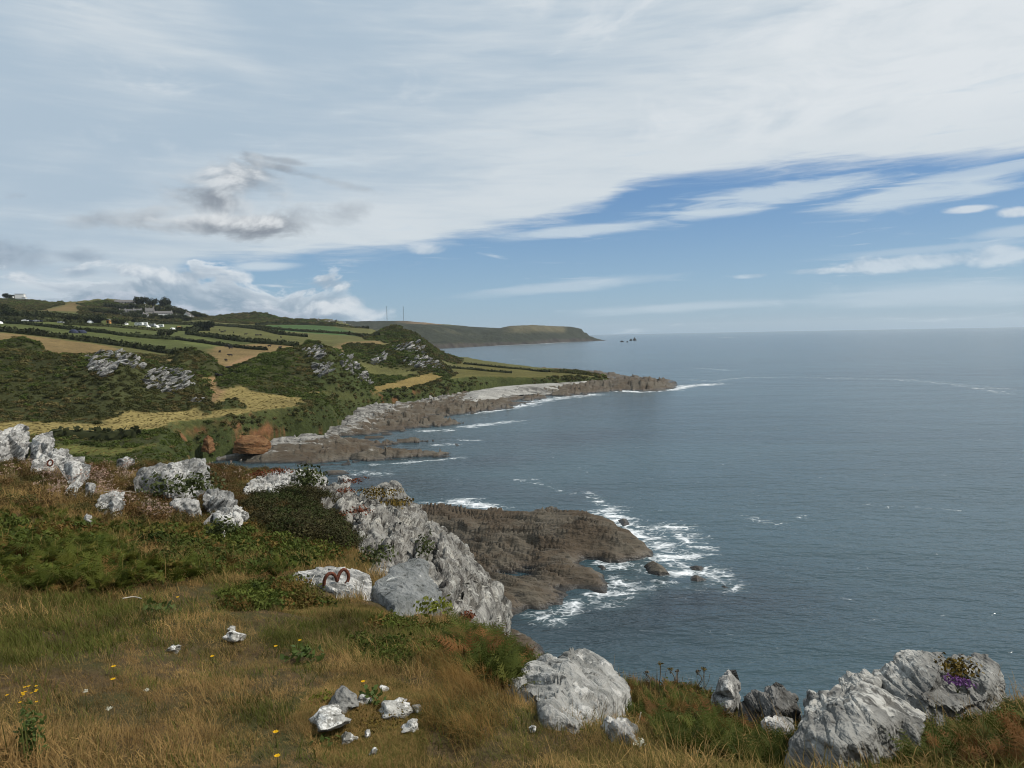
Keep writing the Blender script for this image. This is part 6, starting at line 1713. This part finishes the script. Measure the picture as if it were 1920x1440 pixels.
for px, py, lab in herd:
    p = LAND.hit(px, py, 250, 900); o = bpy.data.objects.new('cow', COW); COL.objects.link(o); o.location = tuple(p); o.rotation_euler = (0, 0, random.uniform(0, 6.28))
    tag(o, lab, 'cow', 'cattle')

# ------------------------------------------------------------------ radio masts
MAST = flatm('mast_steel', (.10, .11, .12), .6)
for px, lab in ((726, 'thin lattice radio mast on the far hill, the one nearer the fields'), (757, 'thin lattice radio mast on the far hill, the one nearer the sea')):
    p = at(px, 609, 2350); H_ = 66.0; root = empty('radio_mast', (p[0], p[1], p[2] - 6)); tag(root, lab, 'mast', 'radio masts')
    V, Fc = [], []

    def bar(a, b, t):
        a, b = np.array(a, float), np.array(b, float); i = len(V)
        for q in (a, b):
            for ox, oy in ((-t, -t), (t, -t), (t, t), (-t, t)): V.append(tuple(q + np.array([ox, oy, 0])))
        for j in range(4): Fc.append((i + j, i + (j + 1) % 4, i + 4 + (j + 1) % 4, i + 4 + j))
    cs_ = [(.8, 0), (-.4, .7), (-.4, -.7)]
    for c in cs_: bar((c[0], c[1], 0), (c[0], c[1], H_), .16)
    for k in range(22):
        z0 = k * 3.0
        for j in range(3): bar((*cs_[j], z0), (*cs_[(j + 1) % 3], z0 + 3), .07)
    mesh_obj('lattice', V, Fc, MAST, root, smooth=False)
    for j in range(3):
        for zt in (30, 55):
            V, Fc = [], []; a = j * 2.094 + .3; bar((0, 0, zt), (math.cos(a) * zt * .7, math.sin(a) * zt * .7, 0), .03); mesh_obj('guy_wire', V, Fc, MAST, root, smooth=False)

# ------------------------------------------------------------------ iron in the rock
RUST, g = material('rusty_iron'); pos = g.pos(); rn = g.noise(pos, 40, 4, .65)
finish(g, g.mix(g.smooth(rn, .35, .7), (.055, .018, .012), (.15, .048, .022)), .85, .25, g.bump(rn, .7, .004))


def tube(name, path, rad, mat, parent=None, n=12, sub=6, closed=False):
    P = [Vector(tuple(p)) for p in path]
    C = []                                        # Catmull-Rom
    k = len(P)
    for i in range(k if closed else k - 1):
        p0, p1, p2, p3 = (P[(i + d) % k] if closed else P[min(max(i + d, 0), k - 1)] for d in (-1, 0, 1, 2))
        for j in range(sub):
            t = j / sub; C.append(.5 * ((2 * p1) + (p2 - p0) * t + (2 * p0 - 5 * p1 + 4 * p2 - p3) * t * t + (3 * p1 - p0 - 3 * p2 + p3) * t ** 3))
    if not closed: C.append(P[-1])
    V, Fc = [], []; m = len(C); prev = None
    for i, c in enumerate(C):
        t = (C[(i + 1) % m if closed else min(i + 1, m - 1)] - C[(i - 1) % m if closed else max(i - 1, 0)]).normalized()
        u = (prev - t * prev.dot(t)).normalized() if prev is not None else t.orthogonal().normalized(); prev = u; w_ = t.cross(u)
        for j in range(n): a = j / n * 6.2832; V.append(tuple(c + (u * math.cos(a) + w_ * math.sin(a)) * rad))
    for i in range(m if closed else m - 1):
        for j in range(n): Fc.append((i * n + j, i * n + (j + 1) % n, ((i + 1) % m) * n + (j + 1) % n, ((i + 1) % m) * n + j))
    if not closed: Fc += [tuple(range(n))[::-1], tuple(range((m - 1) * n, m * n))]
    V = np.array(V); c0 = V.mean(0) if parent is None else np.zeros(3)
    o = mesh_obj(name, V - c0, Fc, mat, parent); o.location = c0
    return o


RH = 6.85
hp = [(607.5, 1102, RH), (608, 1090, RH), (612, 1080, RH), (619, 1075, RH + .02), (626, 1077, RH + .04), (630, 1083, RH + .06), (632, 1089, RH + .07), (634, 1082, RH + .08), (638, 1073, RH + .1), (644, 1068, RH + .11), (650, 1071, RH + .12), (653.5, 1079, RH + .13), (652, 1089, RH + .13), (646, 1097, RH + .12)]
tag(tube('iron_hoop', [at(*p) for p in hp], .0165, RUST), 'rusty iron double hoop set in the white slab', 'iron hoop')
c = at(94, 868, 17.6)
tag(tube('iron_ring', [Vector(c) + Vector((math.cos(a) * .055, math.sin(a) * .02, math.sin(a) * .06)) for a in np.linspace(0, 6.2832, 13)[:-1]], .016, RUST, closed=True), 'dark rusty ring on the low white shelf of rock', 'iron ring')

# ------------------------------------------------------------------ flowers and single plants
YEL, g = material('yellow_petal'); finish(g, (.62, .36, .012), .7, .1, None, .25)
WHT, g = material('cream_umbel'); finish(g, (.55, .54, .44), .8, .1, None, .2)
STM, g = material('green_stem'); finish(g, (.075, .085, .022), .8, .1, None, .2)
DSTM, g = material('dead_stem'); finish(g, (.115, .085, .05), .9, .1)
PALE, g = material('bleached_twig'); finish(g, (.40, .37, .31), .9, .1)
LEAF, g = material('broad_leaf'); oi = g.new('ShaderNodeObjectInfo'); finish(g, g.mix(g.noise(g.pos(), 30, 2), (.040, .066, .016), (.085, .115, .026)), .6, .15, None, .25)
PURP, g = material('purple_flower'); finish(g, g.mix(g.noise(g.pos(), 60, 2), (.11, .045, .15), (.19, .09, .23)), .8, .1, None, .2)
MOSS_M, g = material('brown_moss'); finish(g, g.mix(g.noise(g.pos(), 25, 4, .7), (.070, .045, .012), (.13, .095, .024)), .95, .05)
REDS, g = material('red_succulent'); finish(g, g.mix(g.noise(g.pos(), 18, 3), (.13, .022, .015), (.10, .055, .022)), .8, .1, None, .1)
IVY, g = material('ivy_leaf'); finish(g, g.mix(g.noise(g.pos(), 12, 3), (.026, .036, .012), (.070, .080, .022)), .6, .15, None, .15)
YGRN, g = material('yellow_green_leaf'); finish(g, g.mix(g.noise(g.pos(), 20, 3), (.11, .13, .016), (.16, .16, .03)), .7, .1, None, .25)


def gp(px, py): return FG.hit(px, py, 1.8, 40)


def flower_head(V, Fc, c, rad, n=8, cup=.35):
    for k in range(n):
        a = k / n * 6.283; i = len(V); d = np.array([math.cos(a), math.sin(a), 0]); s_ = np.array([-d[1], d[0], 0])
        V.extend([np.array(c), c + d * rad * .6 - s_ * rad * .3 + [0, 0, rad * cup * .5], c + d * rad + [0, 0, rad * cup], c + d * rad * .6 + s_ * rad * .3 + [0, 0, rad * cup * .5]]); Fc.append((i, i + 1, i + 2, i + 3))
    leafball(V, Fc, 8, rad * .35, rad * .3, rad * .2, tuple(np.array(c) + [0, 0, rad * .15]), .4)


def flower(label, px, py, h=.10, rad=.016, mat=YEL, name='yellow_flower', cat='flower', group='yellow flowers in the turf'):
    "px, py is where the head shows"
    p = gp(px, py); r_ = math.hypot(p[0], p[1]); q = p - np.array([0, 0, h]) if False else p
    # walk the foot towards the viewer until the head lands on the sight line
    f_ = 1 - h / (EYE[2] - p[2]); foot = np.array([p[0] * f_, p[1] * f_, 0]); foot[2] = FG.height(foot[0], foot[1]); top = at(px, py, math.hypot(foot[0], foot[1])); hh = max(.04, top[2] - foot[2])
    root = empty(name, tuple(foot)); tag(root, label, cat, group)
    V, Fc = [], []
    for k in range(3): blade(V, Fc, (0, 0, 0), k * 2.1, .0, hh, .004, .05, 3, 1.0)
    blade(V, Fc, (0, 0, 0), 1.0, .6, hh * .6, .008, .8, 3); blade(V, Fc, (0, 0, 0), 4.0, .6, hh * .5, .008, .8, 3)
    mesh_obj('stem', np.array(V), Fc, STM, root)
    V, Fc = [], []
    if mat is WHT: leafball(V, Fc, 60, rad, rad * .5, rad * .22, (0, 0, hh), .3)
    else: flower_head(V, Fc, np.array([0, 0, hh]), rad)
    mesh_obj('petals', np.array(V), Fc, mat, root)


for px, py, lab in [(213, 1250, 'yellow flower just above its brighter partner in the dry grass'), (212, 1274, 'brightest yellow flower in the dry grass'), (398, 1231, 'yellow flower below the close pair of white stones'), (517, 1212, 'yellow flower left of the dark broad-leaved plant'), (562, 1201, 'yellow flower above the dark broad-leaved plant'), (681, 1283, 'yellow flower over the mossy stones'), (517, 1373, 'lone yellow flower left of the angular pale stone'), (520, 1418, 'yellow flower lowest in the turf'), (333, 1120, 'orange-yellow flower at the lower edge of the bracken')]:
    flower(lab, px, py, .08, .013)
for px, py, lab in [(160, 1296, 'cream flower head, largest of the three in the left turf'), (275, 1293, 'cream flower head on a thin stalk right of the other two'), (205, 1328, 'cream flower head lowest of the three in the left turf')]:
    flower(lab, px, py, .12, .013, WHT, 'cream_flower', 'flower', 'cream flower heads')
for px, py, lab in [(1200, 1392, 'white flower cluster at the foot of the small white rock'), (1305, 1412, 'white flower cluster in the bracken nearest the viewer')]:
    flower(lab, px, py, .08, .03, WHT, 'white_flower', 'flower')


def leafy(name, label, px, py, r_=None, rad=.15, h=.12, n=40, ls=.03, mat=LEAF, cat='plant', lumps=4):
    p = gp(px, py) if r_ is None else at(px, py, r_)
    root = empty(name, tuple(p)); tag(root, label, cat)
    V, Fc = [], []
    for k in range(lumps):
        a = random.uniform(0, 6.283); q = rad * .55 * math.sqrt(random.random()); leafball(V, Fc, n // lumps, rad * .6, h * .7, ls, (q * math.cos(a), q * math.sin(a), h * .3), .35, 1)
    mesh_obj('leaves', np.array(V), Fc, mat, root)
    V, Fc = [], []
    for k in range(6): blade(V, Fc, (0, 0, -.05), random.uniform(0, 6.28), .3, h, .006, .6, 3)
    mesh_obj('stems', np.array(V), Fc, STM, root)


leafy('leafy_plant', 'dark broad-leaved plant in the grass below the hummock', 560, 1243, None, .17, .10, 60, .028)
leafy('leafy_plant', 'broad-leaved plant at the lower edge of the bracken', 300, 1152, None, .22, .10, 60, .03)
leafy('leafy_plant', 'bright green plant left of the bare soil by the hoop', 470, 1136, None, .16, .08, 50, .026, YGRN)
leafy('leafy_plant', 'broad-leaved plant between the mossy stones', 690, 1320, None, .11, .07, 50, .018)
leafy('leafy_plant', 'yellow-green moss cushion left of the mossy stones', 600, 1312, None, .09, .05, 70, .010, YGRN)
leafy('leafy_plant', 'small trailing plant below the mossy stones', 610, 1400, None, .10, .04, 30, .018)
leafy('leafy_plant', 'yellow-green shrublet at the top of the cliff beside the spotted slab', 808, 1160, 5.75, .22, .20, 120, .022, YGRN)
leafy('leafy_plant', 'pale leaved shoot hanging beside the grey ridge', 838, 1150, 6.2, .08, .16, 40, .018, YGRN)
leafy('moss_cushion', 'brown moss cushion beside the largest crusted stone', 725, 1345, None, .15, .045, 160, .008, MOSS_M, 'moss')
leafy('moss_cushion', 'brown moss below the mossy stones', 690, 1365, None, .16, .04, 150, .008, MOSS_M, 'moss')
leafy('ivy', 'dark ivy growing over the foot of the broad boulder', 345, 940, 13.6, .75, .55, 420, .045, IVY, 'ivy', 6)
leafy('shrub', 'dark green bush standing against the bright slab', 572, 925, 16.6, .55, .75, 420, .045, IVY, 'bush', 5)
leafy('shrub', 'dark ivy in the foot of the white jagged rock', 420, 1010, 10.0, .28, .3, 200, .03, IVY, 'bush', 4)
leafy('shrub', 'green bush growing in the cracks of the ridge', 800, 1052, 10.9, .22, .5, 160, .03, IVY, 'bush', 4)
leafy('shrub', 'small green bush above the spotted slab', 697, 1062, 9.6, .35, .35, 200, .03, IVY, 'bush', 4)
for px, py, r_, lab in [(640, 925, 18.2, 'red succulent patch on the blocks beside the bright slab'), (668, 965, 15.3, 'red succulent streak down the head of the ridge'), (492, 893, 18.0, 'red succulents along the left edge of the bright slab'), (520, 889, 18.6, 'red succulents on top of the bright slab'), (664, 905, 19.8, 'red succulents at the skyline end of the slab'), (876, 1162, 11.0, 'small red patch low on the ridge face')]:
    leafy('red_succulent', lab, px, py, r_, .45 if px < 700 else .15, .14, 140, .03, REDS, 'succulent')
leafy('moss_cushion', 'olive turf cushion on the crest of the ridge', 725, 930, 18.4, .8, .25, 300, .04, MOSS_M, 'moss', 6)
leafy('moss_cushion', 'olive turf cushion halfway along the ridge crest', 748, 950, 17.6, .6, .2, 240, .04, MOSS_M, 'moss', 6)
leafy('moss_cushion', 'mossy cushion in the crack of the seaward boulder', 1812, 1275, 4.5, .16, .12, 300, .012, MOSS_M, 'moss', 5)
leafy('purple_flowers', 'purple flower cushion on the shoulder of the tall boulder', 1796, 1285, 4.38, .09, .05, 160, .010, PURP, 'flowers', 5)

# ragwort at the near left corner
p = at(62, 1440, 2.9); root = empty('ragwort', (p[0], p[1], FG.height(p[0], p[1]) - .05)); tag(root, 'tall leafy yellow ragwort in the near left corner', 'plant')
V, Fc = [], []
for k in range(5): blade(V, Fc, (random.gauss(0, .03), random.gauss(0, .03), 0), random.uniform(0, 6.28), .05, random.uniform(.20, .3), .008, .15, 4)
mesh_obj('stems', np.array(V), Fc, STM, root)
V, Fc = [], []; leafball(V, Fc, 320, .05, .14, .010, (0, 0, .13), .2); mesh_obj('leaves', np.array(V), Fc, LEAF, root)
V, Fc = [], []
for k in range(14): flower_head(V, Fc, np.array([random.gauss(0, .03), random.gauss(0, .03), random.uniform(.27, .31)]), .006, 7)
mesh_obj('flower_heads', np.array(V), Fc, YEL, root)

# dead umbel stalks on the skyline of the cliff edge
for i, (px, py, r_, h, lab) in enumerate([(1238, 1248, 5.0, .34, 'leftmost dead brown flower stalk against the sea'), (1257, 1258, 5.0, .30, 'curved dead flower stalk right of the tallest'), (1270, 1262, 5.2, .26, 'thin bare stalk between the dead flower heads'), (1308, 1262, 5.0, .22, 'thick dark stalk left of the yellow headed one'), (1320, 1258, 5.0, .26, 'stalk with a yellowish flat head beside the pale pinnacle'), (1212, 1264, 5.2, .22, 'short thin stalk left of the dead flower heads')]):
    t = at(px, py, r_); root = empty('dead_stalk', (t[0], t[1], t[2] - h)); tag(root, lab, 'stalk', 'dead stalks at the cliff edge')
    tube('stem', [(.0, 0, -.15), (.01 * (i % 3 - 1), 0, h * .4), (.03 * (i % 2), 0, h * .8), (0, 0, h)], .0028, DSTM, root, 6, 3)
    V, Fc = [], []
    for k in range(7):
        a = k * .9; blade(V, Fc, (0, 0, h * .93), a, .5, .035, .003, .2, 2)
    leafball(V, Fc, 40, .024, .010, .007, (0, 0, h + .015), .3)
    mesh_obj('flower_head', np.array(V), Fc, MOSS_M if i in (0, 1, 4) else DSTM, root)
    for k in range(2): tube('side_stem', [(0, 0, h * (.3 + .2 * k)), (.03 * (1 if k else -1), 0, h * (.5 + .2 * k)), (.045 * (1 if k else -1), .01, h * (.75 + .15 * k))], .0016, DSTM, root, 5, 3)
# bleached twigs beside the small white rock, and dry stalks near the hoop and the wedge rock
for i, (pts, lab) in enumerate([([(1192, 1395, 3.5), (1196, 1362, 3.5), (1202, 1335, 3.52)], 'bleached upright twig beside the small white rock'), ([(1205, 1372, 3.5), (1228, 1378, 3.48), (1250, 1395, 3.4), (1262, 1412, 3.3)], 'bleached branched twig trailing from the small white rock'), ([(484, 1098, 7.0), (505, 1091, 7.0), (528, 1094, 6.9)], 'pale dry stalk lying left of the hoop slab'), ([(590, 1078, 7.3), (582, 1092, 7.0), (577, 1105, 6.6)], 'pale dry stalk across the edge of the hoop slab'), ([(195, 922, 13.2), (220, 920, 13.3), (252, 923, 13.4)], 'pale dry stalk lying before the broad boulder'), ([(214, 935, 13), (217, 922, 13.2), (222, 914, 13.3)], 'upright dry stalk before the broad boulder'), ([(150, 956, 12.4), (157, 935, 12.7), (165, 922, 13)], 'long pale stalk among the small white rocks'), ([(230, 1122, 5.6), (250, 1119, 5.65), (265, 1122, 5.6)], 'short pale stalk at the lower edge of the bracken')]):
    P = [at(*q) for q in pts]; root = empty('dry_twig', tuple(P[0])); tag(root, lab, 'twig', 'bleached twigs')
    tube('twig', [q - P[0] for q in P], .0026 * (1 if pts[0][2] < 5 else 1.4), PALE, root, 6, 4)
    for k in range(2 if pts[0][2] < 5 else 0):
        m_ = (P[len(P) // 2] - P[0]); tube('side_twig', [m_ * (.6 + .3 * k), m_ * (.8 + .3 * k) + RNG.normal(0, .02, 3) * (1 if pts[0][2] < 5 else 3), m_ * (1 + .3 * k) + RNG.normal(0, .04, 3) * (1 if pts[0][2] < 5 else 3)], .002 * (1 if pts[0][2] < 5 else 2.2), PALE, root, 5, 3)

# ------------------------------------------------------------------ sea air
hz, g = material('sea_haze')
pv = g.new('ShaderNodeVolumePrincipled'); pv.inputs['Color'].default_value = (.80, .88, .95, 1); pv.inputs['Density'].default_value = 4.8e-5; pv.inputs['Anisotropy'].default_value = .2
o_ = g.new('ShaderNodeOutputMaterial'); g.nt.links.new(pv.outputs[0], o_.inputs['Volume'])
V, Fc = boxm((0, 5200, 66), (22400, 11400, 150))
hz_o = mesh_obj('haze', V, Fc, hz, smooth=False); tag(hz_o, 'thin blue sea haze over the bay', kind='stuff')
